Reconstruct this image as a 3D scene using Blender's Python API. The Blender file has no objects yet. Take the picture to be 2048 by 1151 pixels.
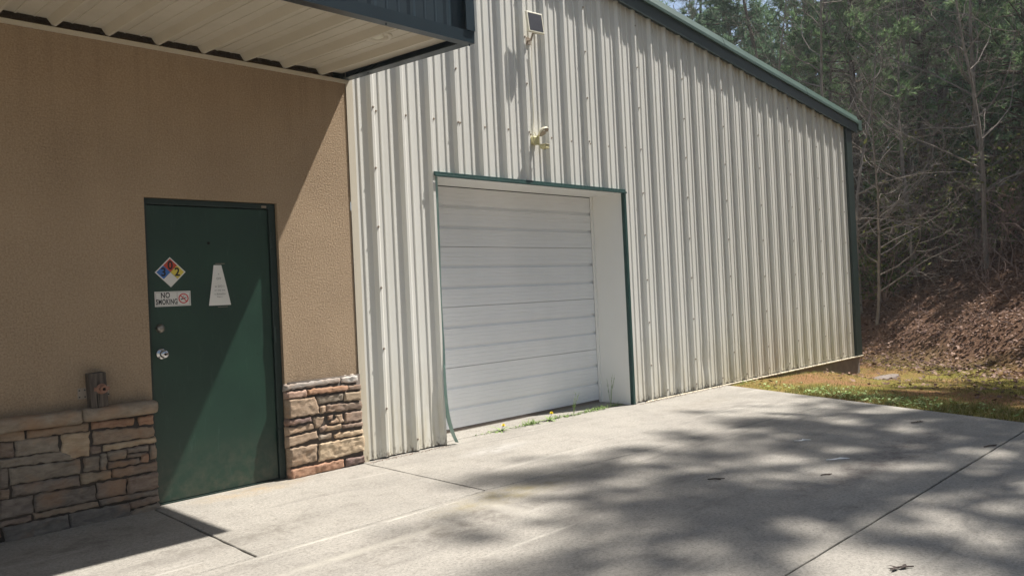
import bpy, bmesh, math, random
from mathutils import Vector, Matrix, noise
import numpy as np
random.seed(7)
S = bpy.context.scene
col = S.collection

# ---------------------------------------------------------------- camera
cam = bpy.data.objects.new('camera', bpy.data.cameras.new('camera'))
col.objects.link(cam)
cx, cy, cz = (0.718765, -0.69368, -0.046743), (0.0284, -0.037881, 0.998879), (-0.694673, -0.719286, -0.007527)
cam.matrix_world = Matrix(((cx[0], cy[0], cz[0], 0.0), (cx[1], cy[1], cz[1], -5.5997), (cx[2], cy[2], cz[2], 1.353), (0, 0, 0, 1)))
cam.data.sensor_width = 36
cam.data.lens = 1553.0 * 36 / 2048
cam.data.clip_start = 0.05
cam.data.clip_end = 2000
S.camera = cam
S.render.resolution_x, S.render.resolution_y = 1024, 575

# ---------------------------------------------------------------- light
SUN = Vector((0.52, -0.20, 1.0)).normalized()
w = bpy.data.worlds.new('World'); S.world = w; w.use_nodes = True
nt = w.node_tree; bgn = nt.nodes['Background']
sky = nt.nodes.new('ShaderNodeTexSky'); sky.sky_type = 'NISHITA'; sky.sun_disc = False
sky.sun_elevation = math.asin(SUN.z); sky.sun_rotation = math.atan2(SUN.x, SUN.y)
sky.air_density = 1.0; sky.dust_density = 1.5
nt.links.new(sky.outputs[0], bgn.inputs[0]); bgn.inputs[1].default_value = 0.065
sd = bpy.data.lights.new('sun', 'SUN'); sd.energy = 5.0; sd.angle = math.radians(0.8); sd.color = (1.0, 0.95, 0.88)
so = bpy.data.objects.new('sun', sd); col.objects.link(so)
so.rotation_euler = SUN.to_track_quat('Z', 'Y').to_euler(); so.location = (20, -10, 30)
S.view_settings.view_transform = 'Standard'; S.view_settings.look = 'None'
S.view_settings.exposure = 1.1; S.view_settings.gamma = 1

# ---------------------------------------------------------------- helpers
def tag(o, label=None, cat=None, group=None, kind=None):
    if label: o['label'] = label
    if cat: o['category'] = cat
    if group: o['group'] = group
    if kind: o['kind'] = kind
    return o
def empty(name, loc=(0, 0, 0)):
    o = bpy.data.objects.new(name, None); col.objects.link(o); o.location = loc; o.empty_display_size = .1
    return o
class MB:
    def __init__(s): s.v = []; s.f = []; s.c = []; s.m = []
    def quad(s, a, b, c, d, m=0):
        i = len(s.v); s.v += [tuple(a), tuple(b), tuple(c), tuple(d)]; s.f.append((i, i+1, i+2, i+3)); s.m.append(m)
    def tri(s, a, b, c, m=0):
        i = len(s.v); s.v += [tuple(a), tuple(b), tuple(c)]; s.f.append((i, i+1, i+2)); s.m.append(m)
    def box(s, x0, x1, y0, y1, z0, z1, m=0, M=None):
        i = len(s.v)
        P = [(x0,y0,z0),(x1,y0,z0),(x1,y1,z0),(x0,y1,z0),(x0,y0,z1),(x1,y0,z1),(x1,y1,z1),(x0,y1,z1)]
        if M: P = [tuple(M @ Vector(p)) for p in P]
        s.v += P
        for q in ((0,3,2,1),(4,5,6,7),(0,1,5,4),(1,2,6,5),(2,3,7,6),(3,0,4,7)):
            s.f.append(tuple(i+k for k in q)); s.m.append(m)
    def tube(s, pts, rad, n=6, m=0, cap=True):
        pts = [Vector(p) for p in pts]
        if not hasattr(rad, '__len__'): rad = [rad]*len(pts)
        base = len(s.v); up = Vector((.31, .22, .93)); 
        for k, p in enumerate(pts):
            t = (pts[min(k+1, len(pts)-1)] - pts[max(k-1, 0)]).normalized()
            a = t.cross(up)
            if a.length < .05: a = t.cross(Vector((1, 0, 0)))
            a.normalize(); b = t.cross(a)
            for j in range(n):
                an = 2*math.pi*j/n
                s.v.append(tuple(p + rad[k]*(math.cos(an)*a + math.sin(an)*b)))
        for k in range(len(pts)-1):
            for j in range(n):
                q = (base+k*n+j, base+k*n+(j+1) % n, base+(k+1)*n+(j+1) % n, base+(k+1)*n+j)
                s.f.append(q); s.m.append(m)
        if cap:
            s.f.append(tuple(base+j for j in range(n))[::-1]); s.m.append(m)
            s.f.append(tuple(base+(len(pts)-1)*n+j for j in range(n))); s.m.append(m)
    def build(s, name, mats, parent=None, smooth=False, colors=None):
        me = bpy.data.meshes.new(name); me.from_pydata(s.v, [], s.f)
        if not isinstance(mats, (list, tuple)): mats = [mats]
        for m in mats: me.materials.append(m)
        if len(mats) > 1: me.polygons.foreach_set('material_index', s.m)
        if smooth: me.polygons.foreach_set('use_smooth', [True]*len(me.polygons))
        if colors is not None:
            ca = me.color_attributes.new('Col', 'FLOAT_COLOR', 'POINT')
            ca.data.foreach_set('color', [x for c in colors for x in (c[0], c[1], c[2], 1)])
        me.update()
        o = bpy.data.objects.new(name, me); col.objects.link(o)
        if parent: o.parent = parent; o.matrix_parent_inverse = Matrix.Translation(-parent.location) if parent.type == 'EMPTY' else Matrix()
        return o
def bevel(o, wd=.003, seg=2):
    md = o.modifiers.new('b', 'BEVEL'); md.width = wd; md.segments = seg; md.limit_method = 'ANGLE'
    return o
def lathe(prof, M, n=24):
    mb = MB()
    for r, z in prof:
        for j in range(n):
            a = 2*math.pi*j/n; mb.v.append(tuple(M @ Vector((r*math.cos(a), r*math.sin(a), z))))
    for k in range(len(prof)-1):
        for j in range(n):
            mb.f.append((k*n+j, k*n+(j+1) % n, (k+1)*n+(j+1) % n, (k+1)*n+j)); mb.m.append(0)
    mb.f.append(tuple(range(n))[::-1]); mb.m.append(0)
    mb.f.append(tuple((len(prof)-1)*n+j for j in range(n))); mb.m.append(0)
    return mb
# frames: local z -> outward from the wall (-Y world)
def out_frame(x, y, z, tilt=0.0, pan=0.0):
    return Matrix.Translation((x, y, z)) @ Matrix.Rotation(pan, 4, 'Z') @ Matrix.Rotation(math.pi/2 + tilt, 4, 'X')

# ---------------------------------------------------------------- materials
def mat(name, base=(.5, .5, .5), rough=.6, metal=0.0, spec=.5):
    m = bpy.data.materials.new(name); m.use_nodes = True
    b = m.node_tree.nodes['Principled BSDF']
    b.inputs['Base Color'].default_value = (*base, 1); b.inputs['Roughness'].default_value = rough
    b.inputs['Metallic'].default_value = metal; b.inputs['Specular IOR Level'].default_value = spec
    return m, m.node_tree, b
def N(t, typ, **k):
    n = t.nodes.new(typ)
    for a, v in k.items():
        if a in n.inputs: n.inputs[a].default_value = v
        else: setattr(n, a, v)
    return n
def coords(t, scale=(1, 1, 1), geo=True):
    g = N(t, 'ShaderNodeNewGeometry') if geo else N(t, 'ShaderNodeTexCoord')
    mp = N(t, 'ShaderNodeMapping'); mp.inputs['Scale'].default_value = scale
    t.links.new(g.outputs['Position' if geo else 'Object'], mp.inputs['Vector']); return mp.outputs[0]
def noise_(t, vec, scale, detail=4, rough=.55, dist=0.0):
    n = N(t, 'ShaderNodeTexNoise'); n.inputs['Scale'].default_value = scale; n.inputs['Detail'].default_value = detail
    n.inputs['Roughness'].default_value = rough; n.inputs['Distortion'].default_value = dist
    t.links.new(vec, n.inputs['Vector']); return n.outputs['Fac']
def ramp(t, fac, stops):
    r = N(t, 'ShaderNodeValToRGB'); e = r.color_ramp.elements
    while len(e) < len(stops): e.new(.5)
    for i, (p, c) in enumerate(stops):
        e[i].position = p; e[i].color = (*c, 1) if len(c) == 3 else c
    t.links.new(fac, r.inputs[0]); return r.outputs[0]
def mixc(t, fac, a, b, mode='MIX'):
    m = N(t, 'ShaderNodeMix'); m.data_type = 'RGBA'; m.blend_type = mode
    for s, v in ((0, fac), (6, a), (7, b)):
        if isinstance(v, (int, float)): m.inputs[s].default_value = v
        elif isinstance(v, tuple): m.inputs[s].default_value = (*v, 1)
        else: t.links.new(v, m.inputs[s])
    return m.outputs[2]
def maprange(t, v, a, b, c=0., d=1.):
    m = N(t, 'ShaderNodeMapRange'); m.inputs[1].default_value = a; m.inputs[2].default_value = b
    m.inputs[3].default_value = c; m.inputs[4].default_value = d; t.links.new(v, m.inputs[0]); return m.outputs[0]
def math_(t, op, a, b=None):
    m = N(t, 'ShaderNodeMath'); m.operation = op
    for i, v in enumerate((a, b)):
        if v is None: continue
        if isinstance(v, (int, float)): m.inputs[i].default_value = v
        else: t.links.new(v, m.inputs[i])
    return m.outputs[0]
def bump(t, b, h, strength=.3, dist=.01, prev=None):
    n = N(t, 'ShaderNodeBump'); n.inputs['Strength'].default_value = strength; n.inputs['Distance'].default_value = dist
    t.links.new(h, n.inputs['Height'])
    if prev: t.links.new(prev, n.inputs['Normal'])
    t.links.new(n.outputs[0], b.inputs['Normal']); return n.outputs[0]
def sepz(t, ax=2):
    g = N(t, 'ShaderNodeNewGeometry'); s = N(t, 'ShaderNodeSeparateXYZ'); t.links.new(g.outputs['Position'], s.inputs[0]); return s.outputs[ax]
L = lambda t, a, b: t.links.new(a, b)

# stucco
M_stucco, t, b = mat('stucco', rough=.95, spec=.15); v = coords(t)
c = ramp(t, noise_(t, v, 1.3, 5), [(.3, (.275, .196, .128)), (.7, (.355, .258, .170))])
c = mixc(t, maprange(t, noise_(t, v, 90, 3), .35, .65), c, mixc(t, .5, c, (.52, .41, .29)))
dirt = maprange(t, noise_(t, coords(t, (1, 1, .8)), 1.5, 5), .5, .8, 0, .25)
c = mixc(t, dirt, c, (.22, .155, .10))
spl = math_(t, 'MULTIPLY', maprange(t, sepz(t), 1.15, .7), maprange(t, noise_(t, coords(t, (4, 4, 1.5)), 3, 6, .7), .35, .7, 0, .45)); c = mixc(t, spl, c, (.17, .125, .085))
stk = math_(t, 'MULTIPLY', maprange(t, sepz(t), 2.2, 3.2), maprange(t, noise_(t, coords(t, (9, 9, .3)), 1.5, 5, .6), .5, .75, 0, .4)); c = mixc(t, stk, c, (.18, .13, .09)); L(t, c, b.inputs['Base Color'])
vv = N(t, 'ShaderNodeTexVoronoi'); vv.inputs['Scale'].default_value = 80; vv.feature = 'SMOOTH_F1'
mp = coords(t, (1, 1, .8)); wv = N(t, 'ShaderNodeTexNoise'); wv.inputs['Scale'].default_value = 30
L(t, mp, wv.inputs['Vector']); mx = N(t, 'ShaderNodeVectorMath', operation='MULTIPLY_ADD'); mx.inputs[1].default_value = (.03, .03, .03)
L(t, wv.outputs['Color'], mx.inputs[0]); L(t, mp, mx.inputs[2]); L(t, mx.outputs[0], vv.inputs['Vector'])
n1 = bump(t, b, vv.outputs['Distance'], .22, .005); bump(t, b, noise_(t, v, 70, 6, .75), 1.0, .009, n1)

# beige wall metal, stained at the foot
def metal_mat(name, col1, col2, rough=.42, foot=True):
    m, t, b = mat(name, rough=rough, spec=.45); v = coords(t, (1, 1, .25))
    c = ramp(t, noise_(t, v, 2.0, 5), [(.3, col1), (.72, col2)])
    if foot:
        z = sepz(t); n = noise_(t, coords(t, (6, 6, 1.2)), 3, 5)
        a = math_(t, 'MULTIPLY', maprange(t, z, .9, 0.0), maprange(t, n, .25, .7))
        c = mixc(t, math_(t, 'MULTIPLY', a, .7), c, (.47, .41, .27))
        a2 = math_(t, 'MULTIPLY', maprange(t, z, .10, 0.0), maprange(t, noise_(t, coords(t, (9, 9, 4)), 5, 5), .5, .62))
        c = mixc(t, a2, c, (.10, .07, .04))
        st = maprange(t, noise_(t, coords(t, (14, 14, .35)), 2, 4), .55, .8, 0, .28)
        c = mixc(t, st, c, (.38, .35, .28))
    L(t, c, b.inputs['Base Color'])
    L(t, maprange(t, noise_(t, v, 9, 3), .3, .7, rough-.07, rough+.12), b.inputs['Roughness'])
    bump(t, b, noise_(t, coords(t, (1, 1, .5)), 3.5, 2), .12, .01)
    return m
M_metal = metal_mat('beige_metal', (.66, .655, .61), (.72, .715, .67))
M_soffit = metal_mat('soffit_metal', (.50, .455, .365), (.57, .52, .43), .5, False)
M_trimb = metal_mat('beige_trim', (.55, .50, .40), (.62, .57, .47), .5)
M_white = metal_mat('white_jamb', (.80, .80, .78), (.86, .86, .84), .5, False)
M_door = metal_mat('overhead_door_white', (.80, .82, .84), (.87, .88, .90), .4, False)
def paint(name, c1, c2, rough=.45, chips=None, sc=3):
    m, t, b = mat(name, rough=rough); v = coords(t)
    c = ramp(t, noise_(t, v, sc, 6), [(.3, c1), (.7, c2)])
    if chips:
        c = mixc(t, maprange(t, noise_(t, v, 45, 5, .7), .66, .70), c, chips)
        if name == 'door_green':
            c = mixc(t, maprange(t, noise_(t, coords(t, (5, 5, .8)), 4, 6, .7), .58, .75, 0, .35), c, (.06, .11, .085))
            c = mixc(t, math_(t, 'MULTIPLY', maprange(t, sepz(t), .45, 0.), maprange(t, noise_(t, v, 12, 6, .7), .4, .65, 0, .55)), c, (.09, .085, .06))
    L(t, c, b.inputs['Base Color']); bump(t, b, noise_(t, v, 60, 3), .12, .003); return m
M_green = paint('door_green', (.007, .030, .020), (.012, .045, .028), .42, (.004, .010, .007), 2.2)
M_dgreen = paint('frame_green', (.005, .017, .013), (.009, .024, .019), .45)
M_trimg = paint('trim_green', (.012, .045, .042), (.020, .068, .060), .42, None, 5)
M_rake = paint('rake_green', (.028, .062, .048), (.050, .092, .072), .45, None, 2)
M_faded = paint('faded_green', (.20, .33, .30), (.32, .44, .40), .5, (.5, .6, .55), 8)
M_fascia = paint('fascia_blue_green', (.008, .020, .030), (.012, .028, .040), .35)
M_seal = paint('rubber_seal', (.16, .13, .11), (.24, .20, .17), .8)
M_chrome = mat('satin_chrome', (.55, .56, .58), .22, 1.0)[0]
M_nickel = mat('dull_nickel', (.30, .28, .25), .4, 1.0)[0]
M_black = mat('black_gap', (.008, .008, .008), .9)[0]
M_glass = mat('dark_cell_glass', (.018, .020, .032), .45, 0, .3)[0]
M_plast = paint('aged_plastic', (.62, .58, .44), (.70, .67, .55), .5)
M_yplast = paint('yellowed_plastic', (.50, .46, .24), (.60, .55, .33), .5)
M_lens = mat('lamp_lens', (.75, .75, .72), .15)[0]
M_rust = paint('rusty_iron', (.16, .075, .045), (.30, .16, .11), .8, (.35, .25, .2), 30)
M_galv = mat('weathered_zinc', (.30, .25, .20), .6, .3)[0]
# weathered wood
M_wood, t, b = mat('weathered_wood', rough=.9); v = coords(t, (40, 40, 3))
L(t, ramp(t, noise_(t, v, 1.5, 5), [(.35, (.035, .027, .022)), (.7, (.13, .105, .085))]), b.inputs['Base Color']); bump(t, b, noise_(t, v, 2, 4), .8, .006)
# stones
M_stone, t, b = mat('stone', rough=.9, spec=.2)
at = N(t, 'ShaderNodeVertexColor'); at.layer_name = 'Col'; v = coords(t)
n = noise_(t, coords(t, (1, 1, 2.4)), 14, 7, .65, .5)
c = mixc(t, maprange(t, n, .3, .75), mixc(t, .35, at.outputs[0], (.12, .09, .07)), mixc(t, .25, at.outputs[0], (.75, .66, .52)))
c = mixc(t, maprange(t, noise_(t, v, 5, 4), .5, .7, 0, .5), c, (.42, .24, .13))
L(t, c, b.inputs['Base Color']); bump(t, b, noise_(t, coords(t, (1, 1, 1.8)), 42, 9, .85), 1.0, .012)
M_mortar = paint('mortar', (.055, .045, .038), (.10, .08, .065), .95)
M_cap = None
# concrete
M_conc, t, b = mat('concrete', rough=.9, spec=.25); v = coords(t)
c = ramp(t, noise_(t, v, .55, 8, .6), [(.28, (0.198, 0.186, 0.165)), (.5, (0.252, 0.237, 0.210)), (.75, (0.300, 0.282, 0.249))])
c = mixc(t, maprange(t, noise_(t, v, 2.4, 10, .78), .38, .62, 0, .95), c, mixc(t, .5, c, (0.360, 0.336, 0.294)))
c = mixc(t, maprange(t, noise_(t, v, 48, 7, .85), .46, .66, 0, .9), c, (0.120, 0.111, 0.099))
c = mixc(t, maprange(t, noise_(t, coords(t, (1, 1, 1)), 85, 4, .8), .52, .70, 0, .75), c, (0.396, 0.372, 0.330))
c = mixc(t, maprange(t, noise_(t, coords(t, (.25, 1.6, 1)), 2.2, 8, .7, 1.0), .54, .68, 0, .55), c, (0.156, 0.144, 0.129))
c = mixc(t, maprange(t, noise_(t, coords(t, (.3, 3.2, 1)), 1.6, 6, .6, 1.5), .63, .70, 0, .6), c, (0.372, 0.354, 0.318))
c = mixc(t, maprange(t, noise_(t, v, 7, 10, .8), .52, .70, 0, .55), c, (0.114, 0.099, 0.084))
# pale trowel streak along the old pour and yellowish moss stain round the joint crossing
def spot(cx_, cy_, rx, ry, col_, amt, c):
    m2 = N(t, 'ShaderNodeMapping'); m2.inputs['Location'].default_value = (-cx_/rx, -cy_/ry, 0); m2.inputs['Scale'].default_value = (1/rx, 1/ry, 0)
    g = N(t, 'ShaderNodeNewGeometry'); L(t, g.outputs['Position'], m2.inputs['Vector'])
    ln = N(t, 'ShaderNodeVectorMath', operation='LENGTH'); L(t, m2.outputs[0], ln.inputs[0])
    f = math_(t, 'MULTIPLY', maprange(t, ln.outputs['Value'], 1.0, .3), maprange(t, noise_(t, v, 7, 7, .75), .38, .62, 0, amt))
    return mixc(t, f, c, col_)
c = spot(3.6, -1.75, .75, .22, (0.240, 0.204, 0.114), .8, c)
c = spot(2.9, -2.0, 1.3, .25, (0.120, 0.108, 0.093), .8, c)
c = spot(2.1, -1.15, .8, .22, (0.132, 0.120, 0.102), .6, c)
c = spot(2.55, -.12, .55, .18, (0.330, 0.252, 0.156), .7, c)
c = spot(4.6, -.55, .5, .18, (0.372, 0.360, 0.336), .8, c)
c = spot(2.55, -1.60, 1.05, .022, (.42, .40, .35), 1.0, c)
c = spot(3.35, -2.02, .10, .45, (.40, .38, .33), .6, c)
c = spot(3.02, -2.55, .45, .020, (.42, .40, .35), .9, c)
c = spot(2.2, -1.95, .9, .06, (.38, .36, .31), .7, c)
c = spot(4.5, -1.15, .9, .05, (.40, .38, .34), .6, c)
c = spot(1.2, -.5, .9, .25, (.15, .13, .115), .6, c)
c = spot(7.6, -.7, .9, .25, (.20, .18, .15), .7, c)
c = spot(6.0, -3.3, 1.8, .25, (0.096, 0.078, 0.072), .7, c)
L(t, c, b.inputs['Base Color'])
n1 = bump(t, b, noise_(t, v, 26, 8, .75), .35, .012); bump(t, b, noise_(t, v, 170, 4, .7), .5, .003, n1)
M_found = paint('foundation_concrete', (.14, .115, .10), (.22, .185, .16), .95, None, 6)
M_streak = paint('pale_laitance', (.34, .32, .28), (.40, .38, .33), .9, (.26, .24, .20), 30)
# terrain
M_soil, t, b = mat('forest_floor', rough=1.0, spec=.1); v = coords(t)
leafc = ramp(t, noise_(t, v, 16, 8, .8), [(.3, (.045, .026, .017)), (.5, (.13, .075, .048)), (.72, (.30, .19, .125))])
gy = ramp(t, noise_(t, v, 30, 8, .8), [(.3, (.10, .085, .022)), (.55, (.24, .21, .05)), (.75, (.36, .28, .12))])
yy = ramp(t, noise_(t, v, 35, 8, .8), [(.3, (.10, .055, .025)), (.55, (.30, .17, .08)), (.75, (.46, .33, .20))])
lawn = mixc(t, maprange(t, noise_(t, v, .9, 6, .6), .42, .58), yy, gy)
at = N(t, 'ShaderNodeVertexColor'); at.layer_name = 'Col'; sp = N(t, 'ShaderNodeSeparateColor'); L(t, at.outputs[0], sp.inputs[0])
L(t, mixc(t, sp.outputs[0], leafc, lawn), b.inputs['Base Color']); bump(t, b, noise_(t, v, 22, 8, .8), 1, .05)
def leafmat(name, c1, c2, c3=None, sc=2.5, transl=.25):
    m, t, b = mat(name, rough=.7, spec=.2); g = N(t, 'ShaderNodeNewGeometry')
    st = [(0, c1), (1, c2)] if not c3 else [(0, c1), (.6, c2), (1, c3)]
    c = ramp(t, g.outputs['Random Per Island'], st)
    c = mixc(t, maprange(t, noise_(t, coords(t), sc, 3), .3, .7, 0, .6), c, mixc(t, .5, c, c1))
    L(t, c, b.inputs['Base Color'])
    if transl:
        tr = N(t, 'ShaderNodeBsdfTranslucent'); L(t, c, tr.inputs[0]); ms = N(t, 'ShaderNodeMixShader'); ms.inputs[0].default_value = transl
        L(t, b.outputs[0], ms.inputs[1]); L(t, tr.outputs[0], ms.inputs[2]); L(t, ms.outputs[0], t.nodes['Material Output'].inputs[0])
    return m
M_litter = leafmat('dead_leaves', (.045, .020, .014), (.15, .080, .055), (.40, .27, .20), 2, .1)
M_needle = leafmat('pine_needles', (.085, .155, .070), (.17, .27, .12), (.27, .36, .17), .5, .45)
M_needle2 = leafmat('bluish_pine_needles', (.075, .140, .085), (.15, .24, .14), (.23, .32, .19), .5, .45)
M_shrub = leafmat('shrub_leaves', (.035, .055, .018), (.085, .11, .03), (.22, .22, .06), .8, .3)
M_grass = leafmat('grass', (.10, .11, .02), (.26, .24, .06), (.45, .35, .18), 1.5, .2)
M_weed = leafmat('weed_leaves', (.10, .17, .04), (.26, .36, .12), (.40, .48, .25), 8, .2)
M_yellow = mat('dandelion_yellow', (.85, .70, .02), .7)[0]
def barkm(name, c1, c2):
    m, t, b = mat(name, rough=.95, spec=.1); v = coords(t, (1, 1, .3))
    L(t, ramp(t, noise_(t, v, 14, 6, .7), [(.3, c1), (.7, c2)]), b.inputs['Base Color']); bump(t, b, noise_(t, v, 25, 5), .6, .02); return m
M_bark = barkm('pale_bark', (.11, .095, .08), (.29, .25, .215))
M_barkd = barkm('dark_bark', (.055, .042, .034), (.15, .115, .09))
M_twig = barkm('brush_stems', (.10, .065, .055), (.30, .22, .19))

# ---------------------------------------------------------------- ground
def sst(a, b, x):
    x = max(0., min(1., (x-a)/(b-a))); return x*x*(3-2*x)
def bank_s(x, y): return (x-13.1)*.84 - (y+2.7)*.54
def edge_x(y): return 9.3 + .33*y
def terr(x, y):
    s = bank_s(x, y)
    z = -.30*sst(9.4, 13.8, x) - .02
    if s > -1.5:
        z += .30*sst(-1.5, 1.0, s)*.5
        z += .46*max(0, s-.2)*sst(0, 1.2, s) if s < 6 else .46*5.8 + .21*(s-6) * (1 if s < 60 else 60/s)
    if y > -3 and 9 < x < 13.5: z += .10*math.exp(-((x-11.2)/1.1)**2 - ((y+.55)/.45)**2)
    a = sst(9.0, 12, x)
    z += a*.05*noise.noise(Vector((x*.9, y*.9, 0))) + (.14*noise.noise(Vector((x*.5, y*.5, 3)))+.08*noise.noise(Vector((x*1.7, y*1.7, 5))))*sst(-.5, 1.5, s)
    far = sst(18, 60, math.hypot(x-5, y)); 
    if x < edge_x(y)+.02 and s < -1: z = min(z, -.05) if x < edge_x(y)-.15 else -.03
    return z
def axis(near0, near1, dn, far0, far1):
    a = [near0]; 
    while a[-1] < near1: a.append(a[-1]+dn)
    st = dn
    while a[-1] < far1: st *= 1.22; a.append(a[-1]+st)
    st = dn; lo = [near0]
    while lo[-1] > far0: st *= 1.22; lo.append(lo[-1]-st)
    return lo[:0:-1] + a
xs = axis(7.5, 30, .16, -140, 330); ys = axis(-6, 12, .16, -150, 330)
mb = MB(); cols = []
for y in ys:
    for x in xs:
        mb.v.append((x, y, terr(x, y))); s = bank_s(x, y) + .9*noise.noise(Vector((x*.7, y*.7, 9)))
        l = 1 - sst(-.6, .9, s); cols.append((l, l, l))
nx = len(xs)
for j in range(len(ys)-1):
    for i in range(nx-1):
        k = j*nx+i; mb.f.append((k, k+1, k+nx+1, k+nx)); mb.m.append(0)
tag(mb.build('ground', M_soil, smooth=True, colors=cols), kind='structure')

# concrete pad: slabs with real joints
def jit(p, q, step=.12, amp=.0035):
    p, q = Vector(p), Vector(q); n = max(1, int((q-p).length/step)); d = (q-p).normalized(); nr = Vector((-d.y, d.x))
    return [p.lerp(q, k/n) + (nr*amp*noise.noise(Vector((p.x*3+k*.9, p.y*3+q.x, 1.3)))*2 if 0 < k else nr*0) for k in range(n)]
bm = bmesh.new()
def slab(poly, zt=0.0):
    pts = []
    for i in range(len(poly)): pts += jit(poly[i], poly[(i+1) % len(poly)])
    top = [bm.verts.new((p.x, p.y, zt)) for p in pts]; bot = [bm.verts.new((p.x, p.y, -.14)) for p in pts]
    f = bm.faces.new(top)
    if f.normal.z < 0: pass
    e = []
    for i in range(len(pts)):
        j = (i+1) % len(pts); bm.faces.new((top[j], top[i], bot[i], bot[j])); e.append(bm.edges.get((top[i], top[j])))
    return e
ed = []
ed += slab([(-9, -1.555), (1.876, -1.562), (1.882, 0.30), (-9, .30)])
ed += slab([(1.888, -1.562), (3.568, -1.532), (3.568, .30), (1.890, .30)])
ed += slab([(3.578, -1.532), (7.9, -1.87), (8.63, -1.93), (9.28, .02), (9.28, .10), (3.578, .10)])
ed += slab([(-9, -3.855), (8.00, -3.835), (8.62, -1.94), (7.9, -1.88), (3.573, -1.541), (1.88, -1.570), (-9, -1.561)])
ed += slab([(-9, -10.5), (5.6, -10.5), (7.98, -3.848), (-9, -3.868)])
ed += slab([(3.9, .104), (7.8, .104), (7.8, .9), (3.9, .9)], .004)
bmesh.ops.recalc_face_normals(bm, faces=bm.faces)
bmesh.ops.bevel(bm, geom=[x for x in ed if x], offset=.004, segments=1, affect='EDGES')
me = bpy.data.meshes.new('pavement'); bm.to_mesh(me); bm.free(); me.materials.append(M_conc)
o = bpy.data.objects.new('pavement', me); col.objects.link(o); tag(o, kind='structure')

# ================================================================ stucco wing
SW = tag(empty('stucco_building', (1.9, .1, 0)), 'tan stucco wing with green entry door, ledgestone base and projecting awning', 'building')
mb = MB()
DX0, DX1, DZ = 1.915, 2.905, 2.142
def wallgrid(x0, x1, z0, z1, st=.12):
    na = max(1, round((x1-x0)/st)); nb = max(1, round((z1-z0)/st)); k = len(mb.v)
    for j in range(nb+1):
        for i in range(na+1):
            x = x0+(x1-x0)*i/na; z = z0+(z1-z0)*j/nb
            mb.v.append((x, .003*noise.noise(Vector((x*1.5, z*1.5, 2))) if 0 < i < na and 0 < j < nb else 0, z))
    for j in range(nb):
        for i in range(na):
            q = k+j*(na+1)+i; mb.f.append((q, q+1, q+na+2, q+na+1)); mb.m.append(0)
wallgrid(-8, DX0, -.02, 3.205); wallgrid(DX1, 3.572, -.02, 3.205); wallgrid(DX0, DX1, DZ, 3.205)
mb.quad((DX0, 0, -.02), (DX0, .12, -.02), (DX0, .12, DZ), (DX0, 0, DZ)); mb.quad((DX1, 0, DZ), (DX1, .12, DZ), (DX1, .12, -.02), (DX1, 0, -.02))
mb.quad((DX0, 0, DZ), (DX0, .12, DZ), (DX1, .12, DZ), (DX1, 0, DZ))
mb.quad((3.572, 0, -.02), (3.572, .2, -.02), (3.572, .2, 3.205), (3.572, 0, 3.205))
mb.quad((-8, 0, 3.205), (3.572, 0, 3.205), (3.572, .18, 3.205), (-8, .18, 3.205))
mb.quad((-8, .12, -.02), (-8, 0, -.02), (-8, 0, 3.205), (-8, .12, 3.205))
mb.box(-8, 3.57, .18, .22, 2.2, 3.9)
mb.box(-8, DX0, .12, .22, -.02, 2.2); mb.box(DX1, 3.57, .12, .22, -.02, 2.2)
mb.build('wall', M_stucco, SW, smooth=False)
mb = MB(); mb.box(-8, 3.572, -.018, -.001, 3.178, 3.207); mb.build('soffit_trim', M_soffit, SW)

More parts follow.
